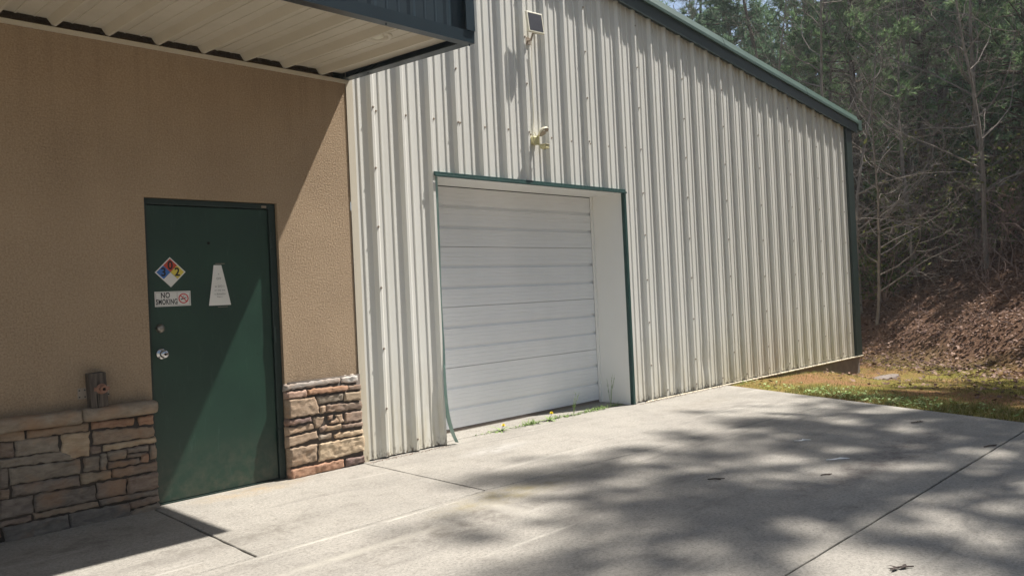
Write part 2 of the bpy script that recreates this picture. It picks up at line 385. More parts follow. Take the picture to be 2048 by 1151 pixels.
# ledgestone veneer
SC = dict(t=(.34,.24,.165), o=(.36,.185,.115), b=(.22,.15,.115), g=(.26,.215,.17), l=(.46,.34,.22), d=(.17,.135,.115), s=(.13,.12,.115), u=(.15,.095,.09), M=(.72,.69,.65), m=(.36,.33,.31), p=(.42,.27,.21), w=(.36,.27,.18), L=(.55,.42,.28))
SC['R'] = (.3,.2,.14)
ST = [
("t",[(1.009,0.668),(1.141,0.656),(1.139,0.594),(1.006,0.604)]),
("t",[(1.151,0.654),(1.498,0.649),(1.499,0.598),(1.149,0.598)]),
("o",[(1.515,0.652),(1.779,0.64),(1.779,0.587),(1.513,0.598)]),
("o",[(1.807,0.642),(1.906,0.641),(1.903,0.577),(1.808,0.583)]),
("t",[(1.518,0.592),(1.903,0.564),(1.906,0.494),(1.521,0.497)]),
("b",[(1.006,0.598),(1.082,0.591),(1.082,0.502),(1.003,0.506)]),
("g",[(1.087,0.602),(1.321,0.595),(1.319,0.498),(1.086,0.501)]),
("l",[(1.341,0.595),(1.503,0.591),(1.498,0.433),(1.332,0.451)]),
("g",[(1.002,0.498),(1.317,0.494),(1.437,0.429),(1.001,0.448)]),
("l",[(1.579,0.487),(1.912,0.49),(1.911,0.453),(1.577,0.447)]),
("b",[(1.497,0.49),(1.569,0.488),(1.571,0.439),(1.498,0.443)]),
("g",[(1.051,0.437),(1.437,0.422),(1.439,0.333),(1.052,0.332)]),
("d",[(1.001,0.443),(1.046,0.44),(1.045,0.319),(0.996,0.32)]),
("g",[(1.46,0.427),(1.555,0.421),(1.555,0.331),(1.459,0.333)]),
("g",[(1.561,0.432),(1.598,0.431),(1.596,0.326),(1.561,0.33)]),
("g",[(1.603,0.44),(1.715,0.44),(1.716,0.379),(1.604,0.378)]),
("d",[(1.722,0.445),(1.862,0.441),(1.86,0.406),(1.723,0.409)]),
("d",[(1.604,0.371),(1.799,0.366),(1.801,0.33),(1.608,0.328)]),
("d",[(1.722,0.402),(1.86,0.4),(1.803,0.372),(1.725,0.377)]),
("o",[(1.809,0.388),(1.864,0.386),(1.864,0.325),(1.806,0.328)]),
("g",[(1.869,0.434),(1.913,0.437),(1.916,0.338),(1.87,0.338)]),
("w",[(1.439,0.328),(1.617,0.316),(1.617,0.264),(1.44,0.259)]),
("b",[(1.626,0.318),(1.916,0.32),(1.913,0.261),(1.627,0.26)]),
("d",[(1.062,0.328),(1.431,0.32),(1.433,0.257),(1.063,0.261)]),
("b",[(1.534,0.246),(1.714,0.245),(1.712,0.141),(1.53,0.145)]),
("b",[(1.72,0.244),(1.918,0.248),(1.913,0.141),(1.718,0.142)]),
("t",[(0.996,0.318),(1.051,0.312),(1.052,0.252),(0.994,0.255)]),
("d",[(0.994,0.25),(1.17,0.25),(1.171,0.144),(0.99,0.138)]),
("d",[(1.179,0.25),(1.524,0.238),(1.524,0.143),(1.175,0.141)]),
("t",[(1.166,0.133),(1.535,0.132),(1.538,0.099),(1.168,0.099)]),
("d",[(1.544,0.135),(1.917,0.134),(1.915,0.099),(1.546,0.104)]),
("b",[(0.989,0.124),(1.158,0.124),(1.161,0.098),(0.988,0.098)]),
("b",[(1.729,0.083),(1.915,0.091),(1.92,0.043),(1.727,0.037)]),
("s",[(1.368,0.09),(1.725,0.08),(1.726,-0.005),(1.366,-0.021)]),
("g",[(1.732,0.026),(1.919,0.037),(1.925,-0.007),(1.727,-0.023)]),
("s",[(1.003,0.089),(1.362,0.083),(1.362,-0.016),(1.019,-0.021)]),
("m",[(2.897,0.734),(3.378,0.741),(3.377,0.688),(2.894,0.687)]),
("M",[(3.388,0.742),(3.545,0.74),(3.547,0.674),(3.387,0.683)]),
("p",[(2.898,0.673),(3.068,0.673),(3.067,0.617),(2.901,0.62)]),
("o",[(3.078,0.678),(3.438,0.669),(3.438,0.621),(3.077,0.627)]),
("b",[(3.446,0.659),(3.573,0.661),(3.574,0.616),(3.446,0.622)]),
("t",[(2.905,0.615),(3.139,0.612),(3.178,0.472),(2.908,0.469)]),
("g",[(3.149,0.611),(3.397,0.606),(3.394,0.548),(3.171,0.543)]),
("w",[(3.411,0.609),(3.571,0.607),(3.563,0.529),(3.401,0.539)]),
("t",[(3.181,0.53),(3.227,0.531),(3.223,0.47),(3.183,0.467)]),
("b",[(3.237,0.533),(3.574,0.52),(3.57,0.455),(3.233,0.464)]),
("u",[(2.898,0.461),(3.097,0.457),(3.097,0.419),(2.895,0.41)]),
("t",[(3.104,0.447),(3.227,0.445),(3.182,0.363),(3.13,0.357)]),
("b",[(3.243,0.445),(3.3,0.449),(3.292,0.406),(3.241,0.404)]),
("t",[(3.307,0.443),(3.394,0.447),(3.39,0.364),(3.356,0.366)]),
("b",[(3.403,0.448),(3.573,0.445),(3.574,0.36),(3.398,0.358)]),
("t",[(2.895,0.399),(3.124,0.406),(3.126,0.352),(2.895,0.342)]),
("w",[(3.223,0.362),(3.363,0.36),(3.367,0.323),(3.221,0.321)]),
("b",[(3.376,0.349),(3.573,0.349),(3.574,0.315),(3.377,0.323)]),
("t",[(2.894,0.329),(3.146,0.34),(3.153,0.278),(2.894,0.246)]),
("g",[(3.159,0.307),(3.277,0.304),(3.274,0.258),(3.159,0.255)]),
("l",[(3.284,0.298),(3.573,0.293),(3.573,0.245),(3.31,0.245)]),
("t",[(2.906,0.238),(3.136,0.239),(3.134,0.102),(2.902,0.092)]),
("L",[(3.156,0.235),(3.578,0.235),(3.577,0.106),(3.148,0.086)]),
("o",[(2.905,0.077),(3.375,0.075),(3.377,0.002),(2.903,-0.006)]),
("u",[(3.396,0.075),(3.575,0.067),(3.575,0.007),(3.389,0.0)]),
("b",[(3.167,0.355),(3.245,0.381),(3.218,0.326),(3.17,0.32)]),
("t",[(3.255,0.38),(3.33,0.419),(3.348,0.373),(3.275,0.377)]),
]
for k in range(60):                       # the courses go on left of the picture
    pass
rnd = random.Random(3); z = .03
while z < .62:
    hh = min(rnd.choice((.05, .075, .1, .12)), .65-z); x = -1.6
    while x < .985:
        ww = min(rnd.uniform(.16, .42), 1.0-x)
        if 1.0-x-ww < .08: ww = 1.0-x
        ST.append((rnd.choice('tobgdl'), [(x+.006, z+hh-.006), (x+ww-.006, z+hh-.006), (x+ww-.006, z+.004), (x+.006, z+.004)])); x += ww
    z += hh
mb = MB(); cols = []
rnd = random.Random(11)
BACK = .004
for si, (c, q) in enumerate(ST):
    tl, tr, br, bl = [Vector((a, b_)) for a, b_ in q]
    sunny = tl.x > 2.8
    Lx = ((tr-tl).length+(br-bl).length)/2; Lz = ((tl-bl).length+(tr-br).length)/2
    # pull in a little so dark joints show
    ce = (tl+tr+br+bl)/4; g_ = -.0055 if sunny else -.0085
    nxg = max(5, int(Lx/.011)); nzg = max(5, int(Lz/.009))
    prot = (rnd.uniform(.034, .046) if sunny else rnd.uniform(.040, .054)) if c not in 'mM' else .030
    base = SC[c]; jc = rnd.uniform(.85, 1.15); base = tuple(x*jc for x in base)
    tx, tz = rnd.uniform(-.06, .10), rnd.uniform(-.05, .10)
    k = len(mb.v); off = Vector((si*7.3, si*1.7, 0))
    rough_ = rnd.uniform(.004, .010) * (.6 if sunny else 1)
    for j in range(nzg+1):
        for i in range(nxg+1):
            u, v_ = i/nxg, j/nzg
            p = (bl.lerp(br, u)).lerp(tl.lerp(tr, u), v_)
            du, dv = min(u, 1-u)*Lx, min(v_, 1-v_)*Lz
            e = min(du, dv)
            ins = (p-ce); 
            if ins.length > 0: p = p - Vector((ins.x*g_*2/Lx, ins.y*g_*2/Lz))
            P3 = Vector((p.x, p.y, 0))
            if e < .02:
                p = p + Vector((noise.noise(P3*28+off), noise.noise(P3*28+off+Vector((9, 9, 9)))))*.010
            rr = .0045; edge = 0 if e <= 0 else math.sqrt(max(0, 1-(1-min(e, rr)/rr)**2))
            n_ = noise.fractal(P3*22+off, 1.0, 2.0, 4)*rough_ + abs(noise.noise(Vector((p.x*9, p.y*30, si))))*rough_*.9
            dpt = (prot + (u-.5)*Lx*tx*.3 + (v_-.5)*Lz*tz + n_)
            y = -(BACK + max(.002, dpt)*(.30+.70*edge) if e > 0 else -.012)
            mb.v.append((p.x, y, p.y)); cols.append(base)
    for j in range(nzg):
        for i in range(nxg):
            q0 = k+j*(nxg+1)+i; mb.f.append((q0, q0+1, q0+nxg+2, q0+nxg+1)); mb.m.append(0)
k0 = len(mb.v)
for (x0, x1, z1) in ((-1.6, 1.905, .665), (2.925, 3.57, .745)):
    mb.box(x0, x1, -.033 if x0 < 0 else -.028, -.002, -.02, z1, 1)
cols += [(.1, .1, .1)]*(len(mb.v)-k0)
cols = [tuple(min(.9, x*1.3) for x in c) if v_[0] > 2.8 else c for c, v_ in zip(cols, mb.v)]  # stones right of the door: sunlit brightness added to their colour
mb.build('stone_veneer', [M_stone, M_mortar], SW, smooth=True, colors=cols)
# cap ledge stones
def cap(x0, x1, seed):
    mb = MB(); cols = []; n = int((x1-x0)/.015)
    pr = [(0, .738), (-.04, .746), (-.085, .744), (-.108, .735), (-.116, .718), (-.117, .690), (-.112, .668), (-.098, .658), (-.05, .656), (0, .656)]
    for i in range(n+1):
        x = x0+(x1-x0)*i/n; e = min(i, n-i)*.015; sh = 1-.10*math.exp(-e/.008)
        for (y, z) in pr:
            P = Vector((x*6, y*20, z*20+seed)); d = noise.fractal(P, 1, 2, 3)*.006
            mb.v.append((x, min(0, y*sh+d*(y < -.02)), .70+(z-.70)*sh + d)); cols.append((.30, .235, .175))
    m_ = len(pr)
    for i in range(n):
        for j in range(m_-1): mb.f.append((i*m_+j, i*m_+j+1, (i+1)*m_+j+1, (i+1)*m_+j)); mb.m.append(0)
    mb.f.append(tuple(range(m_))[::-1]); mb.m.append(0); mb.f.append(tuple(n*m_+j for j in range(m_))); mb.m.append(0)
    return mb.build('cap_stone', M_stone, SW, smooth=True, colors=cols)
cap(-1.6, .62, 0); cap(.626, 1.448, 5); cap(1.455, 1.915, 9)

# entry door
mb = MB()
FY = .032
mb.box(DX0+.002, 1.940, FY, .11, -.01, DZ-.002); mb.box(2.848, DX1-.002, FY, .11, -.01, DZ-.002); mb.box(1.940, 2.848, FY, .11, 2.098, DZ-.002)
door = bevel(mb.build('entry_door', M_dgreen, SW), .004)
mb = MB(); mb.box(1.944, 2.844, .052, .095, .012, 2.092); bevel(mb.build('door_leaf', M_green, door), .002)
mb = MB(); mb.box(1.94, 2.85, .03, .11, -.01, .008); mb.build('threshold', M_dgreen, door)
for z in (.33, 1.12, 1.86):
    mb = MB(); mb.tube([(2.852, .026, z-.06), (2.852, .026, z+.06)], .009, 10); mb.box(2.853, 2.885, .029, .0315, z-.055, z+.055); mb.build('hinge', M_dgreen, door, smooth=False)
K = out_frame(2.006, .052, 1.047)
lathe([(.038, 0), (.038, .004), (.034, .009), (.018, .012), (.014, .016), (.014, .036), (.020, .042), (.028, .052), (.030, .062), (.027, .072), (.018, .078), (.006, .079)], K).build('doorknob', M_chrome, door, smooth=True)
lathe([(.008, 0), (.008, .003), (.003, .0032), (.003, .001)], out_frame(2.006, -.027, 1.047), 12).build('keyhole', M_black, door)
lathe([(.031, 0), (.031, .006), (.027, .014), (.020, .018), (.019, .020), (.012, .021)], out_frame(2.006, .052, 1.226)).build('deadbolt', M_nickel, door, smooth=True)
lathe([(.010, 0), (.010, .003), (.006, .004), (.004, .002)], out_frame(2.375, .052, 1.83), 14).build('peephole', M_black, door, smooth=True)
mb = MB(); mb.box(2.79, 2.83, .029, .0315, 2.105, 2.122); mb.build('frame_label', M_galv, door)
mb = MB(); mb.box(2.42, 2.49, .0510, .0515, 1.676, 1.680); mb.build('tape_residue', M_galv, door); mb = MB(); mb.box(2.425, 2.50, .0510, .0515, 1.356, 1.359); mb.build('tape_residue', M_galv, door)

# awning
AZ = lambda y: 3.215 + .07*y          # underside of the ribs
mb = MB(); x = -7.6; RS = .3225; first = 1.407
k = math.floor((x-first)/RS); xs_ = []
pts = []
while True:
    c0 = first + k*RS
    if c0 - .045 > 3.5: break
    for dx, h in ((-.040, .046), (-.009, 0), (.009, 0), (.040, .046), (.100, .046), (.104, .041), (.112, .041), (.116, .046), (.206, .046), (.210, .041), (.218, .041), (.222, .046)):
        xx = c0+dx
        if xx < 3.545: pts.append((xx, h))
    k += 1
pts.append((3.545, .046))
ny = 8
for (xx, h) in pts:
    for j in range(ny+1):
        y = -1.55*j/ny; mb.v.append((xx, y, AZ(y)+h+.0015*noise.noise(Vector((xx*2, y*3, 0)))))
for i in range(len(pts)-1):
    for j in range(ny):
        q = i*(ny+1)+j; mb.f.append((q, q+ny+1, q+ny+2, q+1)); mb.m.append(0)
aw = empty('awning', (3.6, 0, 3.2)); aw.parent = SW; aw.matrix_parent_inverse = Matrix.Translation(-SW.location)
mb.build('soffit_panel', M_soffit, aw)
mb = MB()                                  # dark flashing framing the soffit
def prism(mb, prof, x0, x1, m=0):          # profile (y,z) extruded along x
    k = len(mb.v); n = len(prof)
    for x in (x0, x1): mb.v += [(x, y, z) for y, z in prof]
    for j in range(n): mb.f.append((k+j, k+(j+1) % n, k+n+(j+1) % n, k+n+j)); mb.m.append(m)
    mb.f.append(tuple(k+j for j in range(n))[::-1]); mb.m.append(m); mb.f.append(tuple(k+n+j for j in range(n))); mb.m.append(m)
prism(mb, [(-1.60, 3.100), (-1.52, 3.104), (-1.52, 3.112), (-1.590, 3.108), (-1.590, 3.18), (-1.604, 3.18)], -7.7, 3.612)
k = len(mb.v)
for (y, dz) in ((0, 0), (-1.5195, 0)):
    for (x, z) in ((3.535, 0), (3.609, -.004), (3.609, .10), (3.597, .10), (3.597, .008), (3.535, .008)): mb.v.append((x, y, AZ(y)-.002+z))
for j in range(6): mb.f.append((k+j, k+(j+1) % 6, k+6+(j+1) % 6, k+6+j)); mb.m.append(0)
mb.f.append(tuple(k+j for j in range(6))); mb.m.append(0); mb.f.append(tuple(k+6+j for j in range(6))[::-1]); mb.m.append(0)
mb.tube([(3.585, -1.575, 3.098), (3.585, -1.575, 3.086)], .006, 8); mb.tube([(3.57, -.35, 3.187), (3.57, -.35, 3.180)], .006, 8); mb.tube([(2.9, -1.56, 3.104), (2.9, -1.56, 3.094)], .006, 8)
mb.build('soffit_flashing', M_fascia, aw)
# fascia panels, ribbed like the wall
mb = MB(); pts = []; k = -36
while 3.40 + k*.3048 < 3.6:
    c0 = 3.40+k*.3048
    for dx, h in ((-.036, 0), (-.012, .007), (.012, .007), (.036, 0), (.10, 0), (.106, .002), (.116, .002), (.122, 0), (.19, 0), (.196, .002), (.206, .002), (.212, 0)):
        if c0+dx < 3.50: pts.append((c0+dx, h))
    k += 1
pts.append((3.54, 0))
for i in range(len(pts)-1):
    (a, ha), (b_, hb) = pts[i], pts[i+1]
    mb.quad((a, -1.571-ha, 3.13), (b_, -1.571-hb, 3.13), (b_, -1.571-hb, 4.35), (a, -1.571-ha, 4.35))
mb.box(-7.7, 3.59, -1.569, -1.55, 3.13, 4.35); mb.box(3.575, 3.595, -1.549, 0, 3.235, 4.35); mb.box(-7.7, 3.57, -1.54, -.01, 4.30, 4.34)
mb.build('fascia_panel', M_fascia, aw)
mb = MB(); mb.box(3.535, 3.612, -1.612, -1.6045, 3.181, 4.36); mb.box(3.604, 3.612, -1.604, -1.53, 3.181, 4.36); mb.build('corner_flashing', M_fascia, aw)
F = Matrix.Translation((3.10, -1.17, AZ(-1.17)+.046)) @ Matrix.Rotation(math.pi, 4, 'X')
lt = lathe([(.105, -.002), (.105, .014), (.098, .020), (.078, .020), (.070, .010), (.066, -.002)], F, 32).build('recessed_light', M_trimb, aw, smooth=True)
lathe([(.050, 0), (.046, .014), (.030, .022), (.008, .025)], F, 24).build('bulb', M_plast, lt, smooth=True)

# ================================================================ metal building
MW = tag(empty('metal_building', (8.7, .5, 0)), 'beige ribbed metal warehouse with dark green rake trim and white overhead door', 'building')
ZB = lambda x: 3.93 + .121*(13.64 - abs(x)) if x > 0 else 3.93 + .121*(13.64-abs(x))
OX0, OX1, OZ = 4.470, 7.250, 2.470
RP = .318; R0 = 3.815
pts = []
k = -37
while R0 + k*RP < 13.62:
    c0 = R0+k*RP; w_ = 0
    for dx, h in ((-.040, 0), (-.013, .032), (.013, .032), (.040, 0), (.084, 0), (.090, .0075), (.103, .0075), (.109, 0), (.181, 0), (.187, .0075), (.200, .0075), (.206, 0)):
        pts.append((c0+dx, h))
    k += 1
pts = [q for q in pts if q[0] < 13.56] + [(13.565, 0)]
def ins(xv):
    for i in range(len(pts)-1):
        if pts[i][0] < xv < pts[i+1][0]:
            a, b_ = pts[i], pts[i+1]; u = (xv-a[0])/(b_[0]-a[0]); pts.insert(i+1, (xv, a[1]+(b_[1]-a[1])*u)); return
for xv in (3.6, OX0, OX1, 0.0): ins(xv)
pts.sort()
mb = MB()
def wv(x, h, z):
    d = .0015*noise.noise(Vector((x*1.1, z*.7, 3)))
    # dents near the foot
    for (dx_, dz_, r_, a_) in ((8.86, .35, .10, .013), (8.2, .10, .12, .012), (4.36, .25, .12, .01), (7.9, .5, .08, .006)):
        g = ((x-dx_)/r_)**2 + ((z-dz_)/(r_*2))**2
        if g < 4: d += a_*math.exp(-g*1.5)
    return (x + .0012*noise.noise(Vector((x*2.3, z*1.3, 8))), -h + d, z)
for i in range(len(pts)-1):
    (a, ha), (b_, hb) = pts[i], pts[i+1]
    mid = (a+b_)/2
    z0 = 0.012
    if mid < 3.6: z0 = 3.95
    elif OX0 < mid < OX1: z0 = OZ + .03
    za, zb = ZB(a)+.13, ZB(b_)+.13
    n = max(1, int((min(za, zb)-z0)/(.12 if mid > 3.6 else 1.5)))
    k = len(mb.v)
    jag = .006*noise.noise(Vector((mid*9, 0, 0))) if z0 < .1 else 0
    for j in range(n+1):
        u = j/n; mb.v.append(wv(a, ha, z0+jag*(j == 0)+(za-z0)*u)); mb.v.append(wv(b_, hb, z0+jag*(j == 0)+(zb-z0)*u))
    for j in range(n): mb.f.append((k+2*j, k+2*j+1, k+2*j+3, k+2*j+2)); mb.m.append(0)
wp = mb.build('wall_panel', M_metal, MW, smooth=False)
# fasteners, in lines along the girts
rnd = random.Random(5)
sm = lathe([(.011, 0), (.011, .002), (.007, .002), (.007, .010)], Matrix.Rotation(math.pi/2, 4, 'X'), 6); sc0 = None; nsc = 0
for k in range(32):
    c0 = R0+k*RP
    if c0 > 13.5: break
    for gi in range(10):
        zg = (.10, .42, .93, 1.45, 1.97, 2.48, 3.0, 3.5, 4.0, 4.5)[gi]
        if zg > ZB(c0)-.05 or (OX0-.05 < c0 < OX1+.1 and zg < OZ+.05): continue
        for ok, dx, h in ((k % 3 == 0 and gi > 0, .004, .032), (gi == 0 and k % 2, 0, .032), (k < 12 and gi in (6,), .055, 0)):
            if not ok or nsc >= 100: continue
            if sc0 is None: sc0 = sm.build('fastener', M_galv, wp); o = sc0
            else: o = sc0.copy(); col.objects.link(o)
            o.location = (c0+dx, -h, zg+rnd.uniform(-.012, .012)); nsc += 1
# door opening
mb = MB()
mb.quad((OX1, .005, 0), (OX1, .455, 0), (OX1, .455, OZ), (OX1, .005, OZ)); mb.quad((OX0, .455, 0), (OX0, .005, 0), (OX0, .005, OZ), (OX0, .455, OZ))
mb.quad((OX0, .005, OZ), (OX1, .005, OZ), (OX1, .455, OZ), (OX0, .455, OZ))
mb.box(OX1-.035, OX1-.001, .43, .453, 0, OZ-.002); mb.box(OX0+.001, OX0+.035, .43, .453, 0, OZ-.002)
mb.build('door_reveal', M_white, MW)
mb = MB(); mb.box(OX0-.02, OX1+.035, -.042, .004, OZ-.004, OZ+.036); mb.box(OX0-.02, OX1+.035, -.06, -.046, OZ-.012, OZ+.008)
bevel(mb.build('header_trim', M_trimg, MW), .003)
mb = MB(); mb.box(OX1-.002, OX1+.036, -.042, .004, .0, OZ-.006); bevel(mb.build('jamb_trim', M_trimg, MW), .003)
for z in (.5, 1.1, 1.7, 2.2): pass
# left jamb trim: a thin faded strip, torn off below and curling out on to the slab
def ribbon(P, wd, m_, name, par):
    mb = MB()
    n = 60; P = [Vector(p) for p in P]
    def cr(u):
        s = u*(len(P)-1); i = min(int(s), len(P)-2); f = s-i
        p0, p1, p2, p3 = P[max(i-1, 0)], P[i], P[i+1], P[min(i+2, len(P)-1)]
        return .5*((2*p1)+(p2-p0)*f+(2*p0-5*p1+4*p2-p3)*f*f+(3*p1-p0-3*p2+p3)*f**3)
    for k in range(n+1):
        p = cr(k/n); tw = .3+1.2*(k/n) if k > n*.5 else .3+.6*(k/n)
        wv_ = Vector((math.cos(tw), -math.sin(tw), 0))*wd*(.55+.45*min(1, k/(n*.6)))*.5
        for s_ in (-1, 1):
            mb.v.append(tuple(p+wv_*s_))
        mb.v.append(tuple(p+wv_+Vector((.002, .003, 0)))); mb.v.append(tuple(p-wv_+Vector((.002, .003, 0))))
    for k in range(n):
        for j in range(4): mb.f.append((4*k+j, 4*k+(j+1) % 4, 4*k+4+(j+1) % 4, 4*k+4+j)); mb.m.append(0)
    return mb.build(name, m_, par)
ribbon([(4.487, -.02, 2.46), (4.480, -.02, 2.0), (4.462, -.025, 1.35), (4.462, -.03, .9), (4.455, -.035, .60), (4.468, -.04, .33), (4.510, -.05, .13), (4.555, -.06, .015)], .046, M_faded, 'loose_jamb_trim', MW)
mb = MB(); mb.box(OX0-.012, OX0-.001, -.02, .004, 0, OZ-.006); mb.build('jamb_edge', M_trimb, MW)
# overhead door
OD = MB(); prof = []
z = .030; sec = .6085
for s_ in range(4):
    z0 = z + s_*sec
    prof += [(z0+.002, .018), (z0+.004, 0)]
    minors = [.045, .085, .125, .165, .262, .300, .338, .376, .470, .510, .550]
    ev = [(m, 'm') for m in minors] + [(.205, 'g'), (.415, 'g')]
    for m_, kind in sorted(ev):
        zz = z0+m_
        if kind == 'm': prof += [(zz-.004, 0), (zz-.0016, .0030), (zz+.0016, .0030), (zz+.004, 0)]
        else: prof += [(zz-.026, 0), (zz-.008, .020), (zz+.013, .022), (zz+.016, 0)]
    prof += [(z0+sec-.003, 0), (z0+sec-.001, .018)]
nX = 28
for (zz, d) in prof:
    for i in range(nX+1):
        x = OX0+.002+(OX1-OX0-.004)*i/nX
        OD.v.append((x, .458+d+.0008*noise.noise(Vector((x*.8, zz*.9, 4))), zz))
for j in range(len(prof)-1):
    for i in range(nX):
        q = j*(nX+1)+i; OD.f.append((q, q+1, q+nX+2, q+nX+1)); OD.m.append(0)
od = OD.build('overhead_door', M_door, MW)
mb = MB(); mb.box(OX0+.002, OX1-.002, .452, .475, .005, .028); mb.build('bottom_seal', M_seal, od)
mb = MB(); mb.box(OX0-.1, OX1+.1, .50, .52, -.01, 2.8); mb.build('backing', M_black, od)
mb = MB(); mb.box(OX0+.002, OX1-.002, .440, .4515, .004, .010); mb.build('sill_strip', M_galv, od)
# trims
mb = MB(); mb.box(3.5725, 3.640, -.008, -.0045, .0, 4.9)
bevel(mb.build('corner_trim', M_trimb, MW), .003)
mb = MB(); mb.box(13.566, 13.80, -.045, -.004, -.005, ZB(13.7)+.1); mb.box(13.782, 13.80, -.004, .20, -.005, ZB(13.7)+.1)
bevel(mb.build('far_corner_trim', M_dgreen, MW), .006)
mb = MB(); mb.tube([(7.46, -.058, -.004), (7.52, -.055, .004), (8.4, -.052, .000), (9.4, -.05, -.004), (13.81, -.045, -.010)], .012, 8); mb.box(7.5, 13.80, -.05, .0, -.018, .0)
mb.build('base_trim', M_trimb, MW)
mb = MB(); mb.box(7.5, 13.775, .004, .3, -.9, -.019); mb.box(13.6, 13.776, .3, 14, -.9, -.019); mb.build('foundation', M_found, MW)
def along(mb, prof, x0, x1, m=0):
    k = len(mb.v); n = len(prof); X = [x0, 0, x1] if x0 < 0 < x1 else [x0, x1]
    for x in X: mb.v += [(x, y, ZB(x)+z) for y, z in prof]
    for s_ in range(len(X)-1):
        for j in range(n): mb.f.append((k+s_*n+j, k+s_*n+(j+1) % n, k+(s_+1)*n+(j+1) % n, k+(s_+1)*n+j)); mb.m.append(m)
    mb.f.append(tuple(k+j for j in range(n))[::-1]); mb.m.append(m); mb.f.append(tuple(k+(len(X)-1)*n+j for j in range(n))); mb.m.append(m)
mb = MB(); along(mb, [(-.085, 0), (-.085, .155), (.0, .155), (.0, .03), (-.07, .03), (-.07, 0)], -13.9, 13.95); rk = mb.build('rake_trim', M_dgreen, MW)
mb = MB(); along(mb, [(-.112, .157), (-.112, .195), (-.075, .295), (-.045, .315), (.05, .315), (.05, .157)], -13.9, 13.98)
mb.build('rake_flashing', M_rake, rk)  # paler green than the face below: its sunlit look is put into the colour
for xj in (9.55, 12.0):
    mb = MB(); along(mb, [(-.1145, .156), (-.1145, .196), (-.0775, .298), (-.045, .318), (.03, .318), (.03, .156)], xj, xj+.05); mb.build('lap_joint', M_rake, rk)
mb = MB(); along(mb, [(.051, .20), (.051, .28), (14, .28), (14, .20)], -13.9, 13.97); mb.build('roof', M_rake, MW)
mb = MB(); mb.box(13.985, 14.13, -.10, 14, ZB(13.95)+.05, ZB(13.95)+.24); bevel(mb.build('gutter', M_rake, MW), .01)
mb = MB(); mb.tube([(13.90, .12, 3.9), (13.90, .12, .12), (13.96, .12, -.08)], .045, 4); mb.build('downspout', M_trimg, MW)
mb = MB(); mb.box(13.79, 13.80, .201, 14, -.01, ZB(13.8)+.2); mb.box(-13.8, 13.78, 13.9, 14, -.5, 4.0); mb.box(-13.8, -13.7, .1, 13.9, -.5, 4.0); mb.build('side_wall', M_metal, MW)

# ================================================================ things on the walls
def letters(txt, size, x, z, y, m_, parent, bold=0., name='lettering', sx=1., rotz=0.):
    cu = bpy.data.curves.new('lettering', 'FONT'); cu.body = txt; cu.size = size; cu.align_x = 'CENTER'; cu.align_y = 'CENTER'; cu.offset = bold; cu.extrude = .0002; cu.space_character = 1.08
    ob = bpy.data.objects.new('lettering', cu); me = bpy.data.meshes.new_from_object(ob); bpy.data.objects.remove(ob)
    me.transform(Matrix.Translation((x, y, z)) @ Matrix.Rotation(math.pi/2, 4, 'X') @ Matrix.Diagonal((sx, 1, 1, 1)))
    me.materials.clear(); me.materials.append(m_)
    o = bpy.data.objects.new(name, me); col.objects.link(o); o.parent = parent; return o
M_ink = mat('black_ink', (.012, .012, .014), .6)[0]; M_gink = mat('grey_ink', (.16, .16, .17), .8)[0]
M_red = mat('sign_red', (.46, .055, .025), .5)[0]; M_blue = mat('sign_blue', (.035, .14, .42), .5)[0]; M_yel = mat('sign_yellow', (.62, .50, .07), .5)[0]
M_sw = paint('sign_white', (.62, .61, .58), (.70, .69, .66), .5); M_pap = paint('paper', (.66, .65, .62), (.72, .71, .68), .8)
M_ring = mat('prohibition_red', (.50, .03, .03), .5)[0]
cxs, czs, hd = 2.092, 1.620, .107; Y0 = .0515
mb = MB()
def dia(mb, x, z, h, y): mb.quad((x-h, y, z), (x, y, z-h), (x+h, y, z), (x, y, z+h))
k = len(mb.v)
for y in (Y0, Y0-.0012):
    mb.v += [(cxs-hd, y, czs), (cxs, y, czs-hd), (cxs+hd, y, czs), (cxs, y, czs+hd)]
mb.f += [(4, 5, 6, 7), (0, 1, 5, 4), (1, 2, 6, 5), (2, 3, 7, 6), (3, 0, 4, 7)]; mb.m += [0]*5
hz = tag(mb.build('hazard_sign', M_sw), 'diamond hazard placard in red, blue, yellow and white quarters on green door', 'sign')
h2 = .0475
for (dx, dz, m_, nm) in ((0, h2+.0015, M_red, 'red_quarter'), (-h2-.0015, 0, M_blue, 'blue_quarter'), (h2+.0015, 0, M_yel, 'yellow_quarter'), (0, -h2-.0015, M_sw, 'white_quarter')):
    mb = MB(); dia(mb, cxs+dx, czs+dz, h2, Y0-.0018); o = mb.build(nm, m_, hz)
mb = MB()
for s_ in (-1, 1): mb.quad((cxs-s_*h2-.001, Y0-.0017, czs-h2), (cxs-s_*h2+.001, Y0-.0017, czs-h2), (cxs+s_*h2+.001, Y0-.0017, czs+h2), (cxs+s_*h2-.001, Y0-.0017, czs+h2))
mb.build('dividing_lines', M_ink, hz)
for tx, dx, dz in (('0', 0, h2), ('3', -h2, 0), ('2', h2, 0)): letters(tx, .082, cxs+dx, czs+dz-.001, Y0-.0022, M_ink, hz, .0025, 'numeral', sx=.9)
mb = MB(); mb.box(1.977, 2.227, Y0-.0015, Y0, 1.378, 1.484); ns = tag(bevel(mb.build('smoking_sign', M_sw), .0006), 'white rectangular NO SMOKING sticker with red circle on green door', 'sign')
letters('NO', .053, 2.050, 1.455, Y0-.0022, M_ink, ns, .0013, sx=.74); letters('SMOKING', .052, 2.0585, 1.409, Y0-.0022, M_ink, ns, .0013, sx=.60)
mb = MB(); y = Y0-.0019
